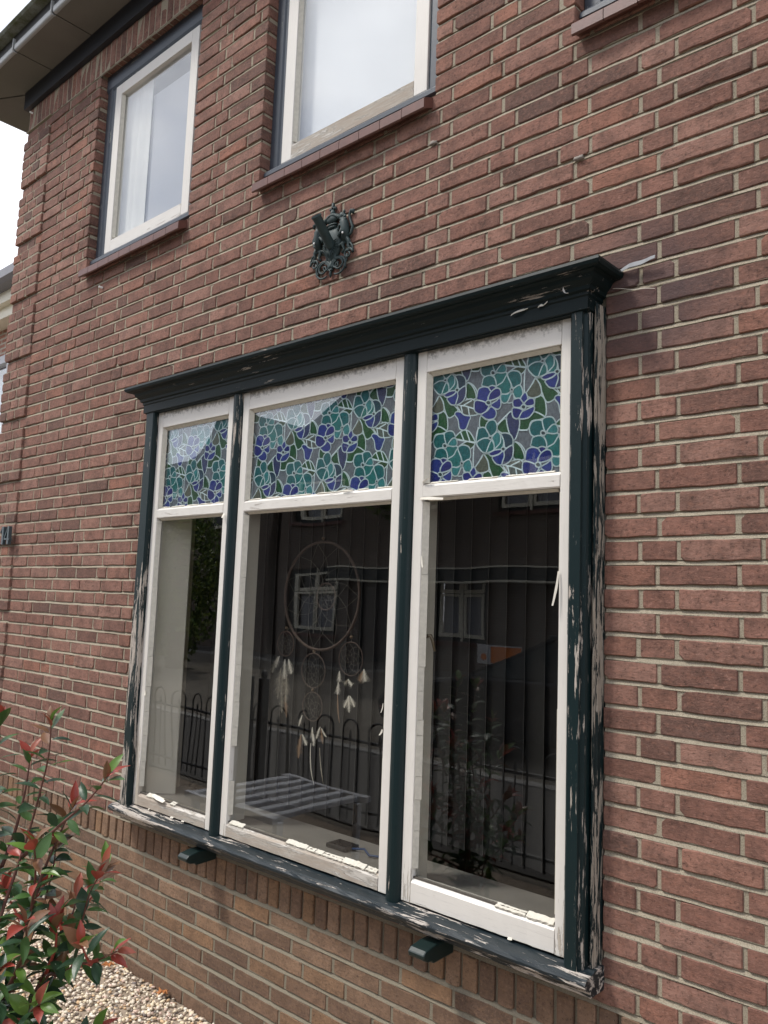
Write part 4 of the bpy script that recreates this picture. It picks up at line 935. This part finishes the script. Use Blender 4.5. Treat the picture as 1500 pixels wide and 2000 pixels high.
def leaf_mesh(kind, var):
    if (kind, var) in lm_cache: return lm_cache[(kind, var)]
    rg = random.Random(var * 13 + 5); L_ = 1.0; n = 9; vs = []; fold = rg.uniform(.12, .42); curl = rg.uniform(.15, .8) * (1.3 if kind in ('red', 'pink') else 1); tw = rg.uniform(-.5, .5); wid = rg.uniform(.17, .235); sweep = rg.uniform(-.12, .12)
    for i in range(n + 1):
        t = i / n; ww = wid * (math.sin(math.pi * min(1, t * 1.02) ** .85)) ** .8 if 0 < i < n else .012; yb = t * L_ ; zc = -curl * .5 * t * t; a = tw * t
        for s in (-1, -.5, 0, .5, 1):
            x = s * ww; z = abs(s) * ww * fold * (1.2 if abs(s) == 1 else 1) + rg.uniform(-.006, .006)
            vs.append((x * math.cos(a) - z * math.sin(a) + sweep * t * t, yb - .10 * curl * t * t, zc + z * math.cos(a) + x * math.sin(a)))
    fs = [(i * 5 + j, i * 5 + j + 1, i * 5 + 6 + j, i * 5 + 5 + j) for i in range(n) for j in range(4)]
    me = bpy.data.meshes.new('leaf'); me.from_pydata(vs, [], fs); me.materials.append(LM[kind]); me.polygons.foreach_set('use_smooth', [True] * len(fs)); lm_cache[(kind, var)] = me; return me
def smooth_path(p, n=4):
    p = [Vector(q) for q in p]; out = []
    for i in range(len(p) - 1):
        p0, p1, p2, p3 = p[max(i - 1, 0)], p[i], p[i + 1], p[min(i + 2, len(p) - 1)]
        for j in range(n): t = j / n; out.append(.5 * ((2 * p1) + (-p0 + p2) * t + (2 * p0 - 5 * p1 + 4 * p2 - p3) * t * t + (-p0 + 3 * p1 - 3 * p2 + p3) * t ** 3))
    return out + [p[-1]]
bark = simple('red_brown_bark', (.12, .045, .032), .6, .35, 60); young = simple('red_young_stem', (.30, .05, .035), .4, .2, 40)
def bush(root, stems, seed, redtip=5, step=.0205, maxn=300, base=(0, 0, 0)):
    rg = random.Random(seed); cnt = 0; extra = {}
    for si, st in enumerate(stems):
        p = smooth_path(st); n = len(p)
        rad = [.0018 + .0045 * min(1, i / n) ** 1.2 for i in range(n)]
        MB().tube(p, rad, 7).build('branch', [young if n < 12 else bark], root, smooth=True)
        d = 0; nxt = .004; k = 0; ga = rg.uniform(0, 6); tot = sum((p[i + 1] - p[i]).length for i in range(n - 1))
        for i in range(n - 1):
            seg = (p[i + 1] - p[i]).length; d += seg
            while d > nxt:
                t = 1 - (d - nxt) / seg; q = p[i].lerp(p[i + 1], t); ax = (p[i] - p[i + 1]).normalized()   # towards the tip
                ga += 2.4 + rg.uniform(-.3, .3); tip = k < redtip
                o1 = ax.orthogonal().normalized(); o2 = ax.cross(o1); rad_ = o1 * math.cos(ga) + o2 * math.sin(ga)
                el = rg.uniform(.75, 1.35) if tip else rg.uniform(.15, .75)
                dr = (rad_ * math.cos(el) + ax * math.sin(el)); dr = (dr + Vector((0, 0, .10 if tip else -.05))).normalized()
                nrm = (Vector((0, -.25, 1)) + rad_ * -.2 + Vector((rg.uniform(-.5, .5), rg.uniform(-.5, .5), 0))); sx = dr.cross(nrm).normalized(); nz_ = sx.cross(dr)
                L_ = rg.uniform(.050, .078) * (1.0 if k > 2 else rg.uniform(.7, 1.0)) * (1 if not tip else 1.05)
                if d > tot * .8: L_ *= .85
                u = rg.random()
                if tip: kind = rg.choice(['red', 'pink', 'red', 'bronze', 'fresh'] if k < 4 else ['bronze', 'fresh', 'green'])
                else: kind = 'dark' if u < .40 else 'green' if u < .80 else 'bronze' if u < .90 else 'red' if u < .93 else 'fresh'
                mat = Matrix((sx, dr, nz_)).transposed().to_4x4(); loc = q + dr * .004 - root.location
                mw = Matrix.Translation(loc) @ mat @ Matrix.Diagonal((L_ * rg.uniform(.9, 1.15), L_, L_, 1)); me = leaf_mesh(kind, rg.randrange(6))
                if cnt < maxn and visible(q, 40): o = bpy.data.objects.new('leaf', me); link(o, root); o.matrix_local = mw; cnt += 1
                else:
                    b_ = extra.setdefault(kind, MB()); b_.add([mw @ v.co + root.location for v in me.vertices], [tuple(p_.vertices) for p_ in me.polygons])
                k += 1
                nxt += step * (.42 if tip else 1) * rg.uniform(.75, 1.25)
    if extra:
        ks = list(extra); big = MB()
        for i_, k_ in enumerate(ks): big.add(extra[k_].v, extra[k_].f, i_)
        big.build('foliage', [LM[k_] for k_ in ks], root, smooth=True)['kind'] = 'stuff'
    return cnt
STEMS = [[[-2.117, -0.984, 1.264], [-2.125, -0.978, 1.172], [-2.146, -0.982, 1.078], [-2.156, -0.993, 0.999], [-2.158, -1.011, 0.925], [-2.161, -1.03, 0.852], [-2.163, -1.049, 0.78], [-2.161, -1.061, 0.697]], [[-1.963, -0.892, 1.133], [-2.01, -0.923, 1.061], [-2.056, -0.958, 1.007], [-2.097, -0.988, 0.959], [-2.149, -1.014, 0.912]], [[-2.172, -0.915, 0.93], [-2.18, -0.913, 0.861], [-2.179, -0.928, 0.786], [-2.174, -0.943, 0.739], [-2.175, -0.963, 0.686], [-2.171, -0.981, 0.647], [-2.179, -1.005, 0.576], [-2.201, -1.017, 0.523], [-2.212, -1.009, 0.405]], [[-2.01, -0.868, 0.873], [-2.035, -0.883, 0.819], [-2.054, -0.888, 0.745], [-2.067, -0.896, 0.712], [-2.105, -0.921, 0.65], [-2.124, -0.946, 0.608], [-2.142, -0.965, 0.539], [-2.177, -0.979, 0.42]], [[-1.878, -0.888, 0.724], [-1.933, -0.907, 0.692], [-1.991, -0.928, 0.669], [-2.055, -0.94, 0.628], [-2.115, -0.948, 0.586]], [[-1.922, -1.052, 0.638], [-1.99, -1.039, 0.596], [-2.082, -1.016, 0.515], [-2.162, -0.992, 0.418]], [[-2.268, -1.053, 1.254], [-2.277, -1.044, 1.144], [-2.275, -1.049, 1.011], [-2.246, -1.054, 0.862], [-2.187, -1.056, 0.688]], [[-2.334, -0.972, 0.776], [-2.279, -0.953, 0.713], [-2.177, -0.965, 0.686]], [[-2.312, -0.939, 1.141], [-2.307, -0.948, 1.045], [-2.293, -0.973, 0.942], [-2.288, -1.008, 0.842]], [[-2.262, -0.816, 0.629], [-2.256, -0.828, 0.565], [-2.206, -0.886, 0.532], [-2.164, -0.951, 0.489]], [[-1.989, -1.07, 0.809], [-2.043, -1.039, 0.726], [-2.105, -1.03, 0.644], [-2.164, -1.03, 0.564]], [[-2.033, -0.969, 0.771], [-2.048, -0.959, 0.703], [-2.089, -0.957, 0.628]], [[-1.987, -1.123, 0.72], [-2.047, -1.097, 0.636], [-2.108, -1.068, 0.524]], [[-2.235, -0.809, 0.744], [-2.21, -0.834, 0.702], [-2.186, -0.884, 0.642], [-2.134, -0.94, 0.603]]]
B1 = empty('photinia_bush', (-2.17, -1.0, 0)); tag(B1, 'leafy bush with glossy green leaves and red young tips in front of the wall', 'bush')
base = (-2.175, -1.0, .0)
ST = [s + [((s[-1][0] + base[0]) / 2 , (s[-1][1] + base[1]) / 2, s[-1][2] * .5), base] if s[-1][2] < .72 and i in (0, 2, 3, 4, 5, 12) else s for i, s in enumerate(STEMS)]
ST += [[(-2.40, -1.12, 1.12), (-2.36, -1.09, 1.0), (-2.30, -1.06, .85), (-2.22, -1.02, .6), base], [(-2.36, -1.22, .95), (-2.31, -1.16, .8), (-2.24, -1.08, .6), (-2.19, -1.02, .4)], [(-2.05, -1.18, .60), (-2.1, -1.12, .48), (-2.15, -1.04, .34), base],
       [(-1.97, -.88, .50), (-2.04, -.92, .42), (-2.12, -.97, .30)], [(-2.02, -1.05, .98), (-2.06, -1.02, .88), (-2.12, -1.0, .74), (-2.16, -1.0, .62)], [(-2.16, -.88, 1.02), (-2.16, -.92, .93), (-2.17, -.95, .84), (-2.17, -.98, .72)]]
rq = random.Random(77)
for i in range(7):      # inner twigs low in the bush
    s_ = ST[rq.randrange(14)]; q = s_[rq.randrange(1, len(s_))]; a = rq.uniform(0, 6.28); l_ = rq.uniform(.08, .16)
    if q[2] > .35: ST.append([(q[0] + l_ * math.cos(a), q[1] + l_ * .8 * math.sin(a), q[2] + rq.uniform(.02, .10)), (q[0] + l_ * .5 * math.cos(a), q[1] + l_ * .4 * math.sin(a), q[2] + .02), tuple(q)])
bush(B1, ST, 3, step=.0165)
# a second one by the fence, seen only in the window's reflection
B2 = empty('photinia_bush', (-3.42, -2.1, 0)); tag(B2, 'second red-tipped bush near the fence, reflected in the middle pane', 'bush')
s2 = []
rg = random.Random(8)
for i in range(12):
    a = rg.uniform(0, 6.28); h_ = rg.uniform(.6, 1.08); q = rg.uniform(.06, .20); s2.append([(-3.42 + q * math.cos(a), -2.1 + q * .7 * math.sin(a), h_), (-3.42 + q * .6 * math.cos(a), -2.1 + q * .4 * math.sin(a), h_ * .6), (-3.42, -2.1, .02)])
bush(B2, s2, 5, step=.05, maxn=220)

# ---------------------------------------------------------------- front garden and street (reflected in the glass)
def tree_leaves(name, parent, c, r, n, mats, size, seed):
    rg = np.random.default_rng(seed); d = rg.normal(size=(n, 3)); d /= np.linalg.norm(d, axis=1)[:, None]; rad = rg.uniform(.55, 1, n) ** .5
    d = d * rad[:, None] * (1 + .25 * np.sin(d[:, :1] * 7 + d[:, 2:] * 5)); P = d * np.array(r) + np.array(c); P = P[P[:, 2] > .05]; n = len(P)
    u = rg.normal(size=(n, 3)); u /= np.linalg.norm(u, axis=1)[:, None]; v = np.cross(u, rg.normal(size=(n, 3))); v /= np.linalg.norm(v, axis=1)[:, None]; s = rg.uniform(.6, 1.3, (n, 1)) * size
    V = np.stack([P - u * s, P + v * s * .5, P + u * s, P - v * s * .5], 1).reshape(-1, 3) - np.array(root_of(parent)); F = np.arange(n * 4).reshape(-1, 4)
    me = bpy.data.meshes.new(name); me.from_pydata(V.tolist(), [], F.tolist())
    for m in mats: me.materials.append(m)
    me.polygons.foreach_set('material_index', rg.integers(0, len(mats), n)); return link(bpy.data.objects.new(name, me), parent)
FX = -2.42
fe = empty('iron_fence', (-5, FX, 0)); tag(fe, 'black iron garden fence with arched tops, reflected in the big panes', 'fence')
fi = simple('black_iron', (.010, .012, .014), .45, .3)
for z in (.12, .60): MB().tube([(-7.5, FX, z), (-2.3, FX, z)], .012, 6).build('rail', fi, fe)
x = -7.4; k = 0
while x < -2.4:
    pts = [(x, FX, .04), (x, FX, .66)] + [(x + .085 - .085 * math.cos(t), FX, .66 + .085 * math.sin(t)) for t in np.linspace(.3, 2.84, 9)] + [(x + .17, FX, .66), (x + .17, FX, .04)]
    MB().tube(pts, .0075, 6).build('hoop_bar', fi, fe); MB().tube([(x + .085, FX, .04), (x + .085, FX, .60), (x + .085, FX, .63), (x + .085, FX, .67)], [.006, .006, .014, .001], 6).build('spear_bar', fi, fe); x += .28
for px in (-5.30, -5.55, -7.55, -2.25): box('post', (px - .045, px + .045, FX - .045, FX + .045, 0, .95), fi, fe, bevel=.005); MB().blob((px, FX, .98), (.04, .04, .04), 10, 6).build('finial', fi, fe, smooth=True)
# slatted low table
tbm = simple('weathered_grey_timber', (.60, .61, .63), .75, .3, 12)
tt = empty('slatted_table', (-3.85, -1.4, 0)); tag(tt, 'low grey slatted garden table standing on the gravel, reflected in the middle pane', 'table')
X0, X1, Y0, Y1, ZT = -4.35, -3.55, -1.88, -1.12, .40
for i in range(6): xx = X0 + .04 + (X1 - X0 - .1) * i / 5; box('slat', (xx - .032, xx + .030, Y0 + .035, Y1, ZT - .03, ZT), tbm, tt, bevel=.006)
box('end_rail', (X0 - .02, X1 + .02, Y0 - .01, Y0 + .033, ZT - .035, ZT + .002), tbm, tt, bevel=.004); box('end_rail', (X0 - .02, X1 + .02, Y1 + .002, Y1 + .04, ZT - .035, ZT + .002), tbm, tt, bevel=.004)
for a in (X0, X1 - .04):
    for b in (Y0 + .04, Y1 - .05): box('leg', (a, a + .04, b, b + .04, 0, ZT - .037), tbm, tt)
# ivy covered tree
iv = empty('ivy_covered_tree', (-16.1, -8.8, 0)); tag(iv, 'tall ivy-covered tree across the street, reflected green in the left pane', 'tree')
MB().tube([(-16.1, -8.8, -.05), (-16.0, -8.8, 1.5), (-16.1, -8.8, 2.8)], [.16, .13, .08], 10).build('trunk', bark, iv, smooth=True)
ivm = [simple('ivy_leaf_a', (.12, .19, .03), .5, .3), simple('ivy_leaf_b', (.22, .27, .05), .5, .3), simple('ivy_leaf_c', (.04, .07, .018), .5, .3)]
tree_leaves('crown', iv, (-16.1, -8.8, 1.95), (1.15, .8, 1.5), 9000, ivm, .055, 2)
tr2 = empty('street_tree', (-12.0, -11.6, 0)); tag(tr2, 'street tree with dark drooping foliage before the house opposite', 'tree')
MB().tube([(-12.0, -11.6, 0), (-12.0, -11.6, 3.5), (-12.2, -11.6, 5)], [.12, .09, .05], 10).build('trunk', bark, tr2, smooth=True)
tree_leaves('crown', tr2, (-12.3, -11.8, 4.9), (1.1, .9, 1.2), 5000, [ivm[2], ivm[0]], .08, 3)
# house opposite
OY = -14.0
def street_brick(name, c1, c2, m_):
    t = NT(name); sep = t.n('ShaderNodeSeparateXYZ', {0: t.pos()}); cb = t.n('ShaderNodeCombineXYZ', {0: sep.outputs[0], 1: sep.outputs[2]})
    b = t.n('ShaderNodeTexBrick', {'Vector': cb.outputs[0], 'Color1': (*c1, 1), 'Color2': (*c2, 1), 'Mortar': (*m_, 1), 'Scale': 1.0, 'Mortar Size': .012, 'Brick Width': .22, 'Row Height': .0625}).outputs[0]
    return t.pbr(b, .9)
ob = street_brick('brick_opposite', (.105, .075, .060), (.145, .10, .078), (.16, .145, .125))
cream = simple('cream_paint', (.80, .76, .62), .5, .05); tile2 = simple('dark_roof_tiles', (.030, .026, .025), .7, .3, 10, bump=.02, bsc=8)
oh = empty('house_opposite', (-14, OY, 0)); tag(oh, 'brown brick terraced house across the street, seen mirrored in the big window', 'house')
holes = [(-18.35, -16.0, .72, 2.52), (-12.85, -11.15, .72, 2.52), (-18.2, -16.05, 3.85, 5.2), (-13.9, -12.9, 3.95, 5.1), (-11.0, -9.0, 3.85, 5.2), (-15.4, -14.3, .05, 2.5)]
gx_ = sorted({-18.7, -6.0, *[h[0] for h in holes], *[h[1] for h in holes]}); gz_ = sorted({0.0, 5.75, *[h[2] for h in holes], *[h[3] for h in holes]})
m = MB()
for i in range(len(gx_) - 1):
    for j in range(len(gz_) - 1):
        xm, zm = (gx_[i] + gx_[i + 1]) / 2, (gz_[j] + gz_[j + 1]) / 2
        if not any(a < xm < b and c < zm < d for a, b, c, d in holes): m.box(gx_[i], gx_[i + 1], OY - .25, OY, gz_[j], gz_[j + 1])
m.box(-18.7, -6.0, OY - 8, OY - 7.8, 0, 5.7)
m.build('wall', ob, oh)
dkf = simple('dark_window_frame', (.012, .018, .018), .5, .2); dg = simple('dark_pane', (.02, .022, .025), .08, .1); cn = simple('net_behind_glass', (.30, .31, .33), .9, .2, 20)
for wi, (a, b, c, d) in enumerate(holes):
    f = MB().box(a, b, OY - .12, OY - .06, c, c + .09).box(a, b, OY - .12, OY - .06, d - .12, d).box(a, a + .10, OY - .12, OY - .06, c + .09, d - .12).box(b - .10, b, OY - .12, OY - .06, c + .09, d - .12).build('window' if wi != 5 else 'door', dkf, oh)
    if wi == 5: box('door_leaf', (a + .1, b - .1, OY - .11, OY - .08, c + .09, d - .12), simple('dark_door', (.03, .02, .018), .4, .1), f); continue
    ns = 2 if b - a > 1.2 else 1; wv = (b - a - .2) / ns; tz = d - .12 - (.52 if c < 3 else 0)
    for q in range(ns):
        p0 = a + .1 + q * wv + (.05 if q else .01); p1 = a + .1 + (q + 1) * wv - (.05 if q == 0 and ns == 2 else .01)
        for (z0, z1) in ([(c + .1, tz), (tz + .02, d - .13)] if c < 3 else [(c + .1, d - .13)]):
            MB().box(p0, p0 + .07, OY - .1, OY - .045, z0, z1).box(p1 - .07, p1, OY - .1, OY - .045, z0, z1).box(p0 + .07, p1 - .07, OY - .1, OY - .045, z0, z0 + .09).box(p0 + .07, p1 - .07, OY - .1, OY - .045, z1 - .06, z1).build('sash', cream, f)
            curtain('net_curtain', p0 + .06, p1 - .06, z0 + .08, z1 - .05, OY - .16, f, cn if z0 < tz - .1 or c > 3 else dg, .01, .12)
    if ns == 2: box('centre_bar', ((a + b) / 2 - .03, (a + b) / 2 + .03, OY - .05, OY - .01, c - .05, d), cream, f)
    box('window_sill', (a - .08, b + .08, OY - .1, OY + .07, c - .10, c - .01), M['tile'], oh)
cn_ = MB().box(-16.0, -8.5, OY + .02, OY + .55, 2.18, 2.46).build('canopy', dkf, oh)
box('canopy_trim', (-16.02, -8.48, OY + .02, OY + .58, 2.465, 2.50), cream, cn_); box('canopy_trim', (-16.02, -8.48, OY + .02, OY + .58, 2.13, 2.175), cream, cn_)
MB().prism([(-19.1, 5.86), (-11.0, 9.12), (-5.2, 5.86), (-5.2, 6.02), (-11.0, 9.28), (-19.1, 6.02)], OY - 8.3, OY + .4, 'Y').build('roof', tile2, oh)
MB().prism([(-18.7, 5.76), (-5.8, 5.76), (-11.0, 9.10)], OY - .2, OY - .01, 'Y').build('gable', ob, oh)
nh = empty('neighbour_opposite', (-24, OY, 0)); tag(nh, 'farther brick house across the street with a chimney, mirrored in the left pane', 'house')
box('wall', (-30, -19.2, OY - 8, OY, 0, 5.4), ob, nh); MB().prism([(-31, 5.41), (-19.15, 5.41), (-19.15, 6.1), (-20.6, 7.5), (-22.0, 7.5), (-23.2, 6.1), (-31, 6.1)], OY - 8.2, OY + .3, 'Y').build('roof', tile2, nh)
box('chimney', (-23.9, -23.4, OY - 2.4, OY - 1.8, 6.11, 7.6), ob, nh)
for a in (-28.5, -25.4, -22.3):
    f = box('window', (a, a + 1.5, OY + .005, OY + .05, 3.8, 5.1), cream, nh); box('pane', (a + .1, a + 1.4, OY + .052, OY + .056, 3.9, 5.0), dg, f)
# parked car
pc = empty('parked_car', (-5.2, -6.3, 0)); tag(pc, 'dark parked car at the kerb, reflected in the right pane', 'car')
pnt = simple('black_car_paint', (.012, .014, .018), .15, .1); cg = simple('car_glass', (.03, .045, .05), .05, .1); rub = simple('tyre_rubber', (.015, .015, .015), .8, .2); rimm = simple('alloy_rim', (.4, .4, .42), .3, .1, metal=.8)
cy0, cy1 = -7.15, -5.45
bp_ = [(-7.25, .28), (-7.30, .50), (-7.18, .66), (-6.55, .80), (-5.95, .88), (-3.35, .90), (-3.22, .80), (-3.18, .45), (-3.22, .26)]
m = MB(); m.prism(bp_, cy0, cy1, 'Y'); body = m.build('body', pnt, pc, bevel=.05, bseg=3)
gp = [(-6.0, .885), (-5.0, 1.30), (-4.1, 1.35), (-3.55, 1.18), (-3.38, .905)]
m = MB(); n = len(gp); vs = [(x, cy0 + .10 + .12 * (z - .88) / .5, z) for x, z in gp] + [(x, cy1 - .10 - .12 * (z - .88) / .5, z) for x, z in gp]
m.add(vs, [tuple(range(n)), tuple(range(2 * n - 1, n - 1, -1))] + [(i + 1, i, n + i, n + i + 1) for i in range(n - 1)]).build('windows', cg, pc)
m = MB(); m.box(-5.06, -4.08, cy0 + .2, cy1 - .2, 1.325, 1.375); m.build('car_roof', pnt, pc, bevel=.02)
for s in (cy0 + .15, cy1 - .15): MB().tube([(-6.02, s, .89), (-5.03, s + (.08 if s < -6.3 else -.08), 1.325)], .03, 6).build('pillar', pnt, pc)
for wx in (-6.55, -3.95):
    for wy in (cy0 + .02, cy1 - .22):
        wh = MB().tube([(wx, wy, .24), (wx, wy + .2, .24)], .30, 20).build('wheel', rub, pc); MB().tube([(wx, wy - .005, .24), (wx, wy + .205, .24)], .19, 12).build('rim', rimm, wh)
for s in (cy0 + .25, cy1 - .25): MB().blob((-7.22, s, .60), (.06, .16, .07), 10, 6).build('headlight', simple('headlight_lens', (.5, .5, .52), .1, .1), pc, smooth=True)
pc.location = (-4.65, -6.3, -.06)
sg = empty('street_sign', (-6.35, -7.7, 0)); tag(sg, 'white and orange board on a post behind the parked car, reflected in the right pane', 'sign')
MB().tube([(-6.35, -7.7, -.05), (-6.35, -7.7, .9)], .025, 8).build('post', dkf, sg)
orange = simple('orange_print', (.75, .22, .04), .5, .05)
box('board', (-6.92, -6.2, -7.72, -7.70, .78, 1.06), simple('white_board', (.6, .62, .64), .5, .05), sg); box('orange_field', (-6.68, -6.2, -7.698, -7.694, .80, 1.04), orange, sg); MB().tube([(-6.80, -7.699, .88), (-6.80, -7.694, .88)], .05, 14).build('orange_disc', orange, sg)

# ---------------------------------------------------------------- neighbouring house at the far left
nb = empty('neighbour_house', (-11.5, 2.0, 0)); tag(nb, 'neighbouring brick house with cream eaves, a strip of it at the left edge', 'house')
nbb = street_brick('neighbour_brick', (.30, .13, .09), (.36, .17, .12), (.42, .37, .30))
m = MB(); NXW = (-12.2, -9.9, 3.2, 4.46)
m.box(-16, NXW[0], 2.0, 8, 0, 4.9); m.box(NXW[1], -8.6, 2.0, 8, 0, 4.9); m.box(NXW[0], NXW[1], 2.0, 8, 0, NXW[2]); m.box(NXW[0], NXW[1], 2.0, 8, NXW[3], 4.9); m.box(NXW[0], NXW[1], 2.4, 8, NXW[2], NXW[3])
m.build('wall', nbb, nb)
box('fascia', (-16.3, -8.4, 1.72, 2.0, 4.93, 5.06), cream, nb); box('eaves_soffit', (-16.3, -8.4, 1.8, 2.0, 4.80, 4.93), cream, nb)
MB().prism([(1.55, 5.20), (1.55, 5.10), (1.60, 5.065), (1.72, 5.065), (1.72, 5.20)], -16.4, -8.3, 'X').build('gutter', simple('grey_zinc_gutter', (.20, .20, .22), .5, .2), nb)
MB().add([(-16.4, 1.6, 5.2), (-8.3, 1.6, 5.2), (-8.3, 5, 6.6), (-16.4, 5, 6.6)], [(0, 1, 2, 3)]).build('roof', tile2, nb)
pg = simple('pale_grey_frame', (.50, .51, .54), .5, .05)
f = MB().box(NXW[0], NXW[1], 1.99, 2.08, NXW[3] - .10, NXW[3]).box(NXW[1] - .10, NXW[1], 1.99, 2.08, NXW[2], NXW[3] - .10).box(NXW[0], NXW[0] + .1, 1.99, 2.08, NXW[2], NXW[3] - .10).box(NXW[0] + .1, NXW[1] - .1, 1.99, 2.08, NXW[2], NXW[2] + .1).build('window', pg, nb)
box('pane', (NXW[0] + .1, NXW[1] - .1, 2.05, 2.055, NXW[2] + .1, NXW[3] - .1), M['glass_u'], f); box('curtain', (NXW[0] + .1, NXW[1] - .1, 2.2, 2.21, NXW[2] + .05, NXW[3] - .05), M['net'], f)
rh = empty('neighbour_opposite', (0, OY, 0)); tag(rh, 'brick house across the street right of the one mirrored in the window', 'house')
box('wall', (-5.1, 7.5, OY - 8, OY - .02, 0, 5.4), ob, rh); MB().prism([(-5.15, 5.41), (8, 5.41), (8, 5.6), (1.4, 8.6), (-5.15, 5.6)], OY - 8.2, OY + .3, 'Y').build('roof', tile2, rh)
for a in (-4.2, -1.2, 3.0):
    for z0 in (.8, 3.8):
        f = box('window', (a, a + 1.5, OY - .015, OY + .05, z0, z0 + 1.4), cream, rh); box('pane', (a + .1, a + 1.4, OY + .052, OY + .056, z0 + .1, z0 + 1.3), dg, f)
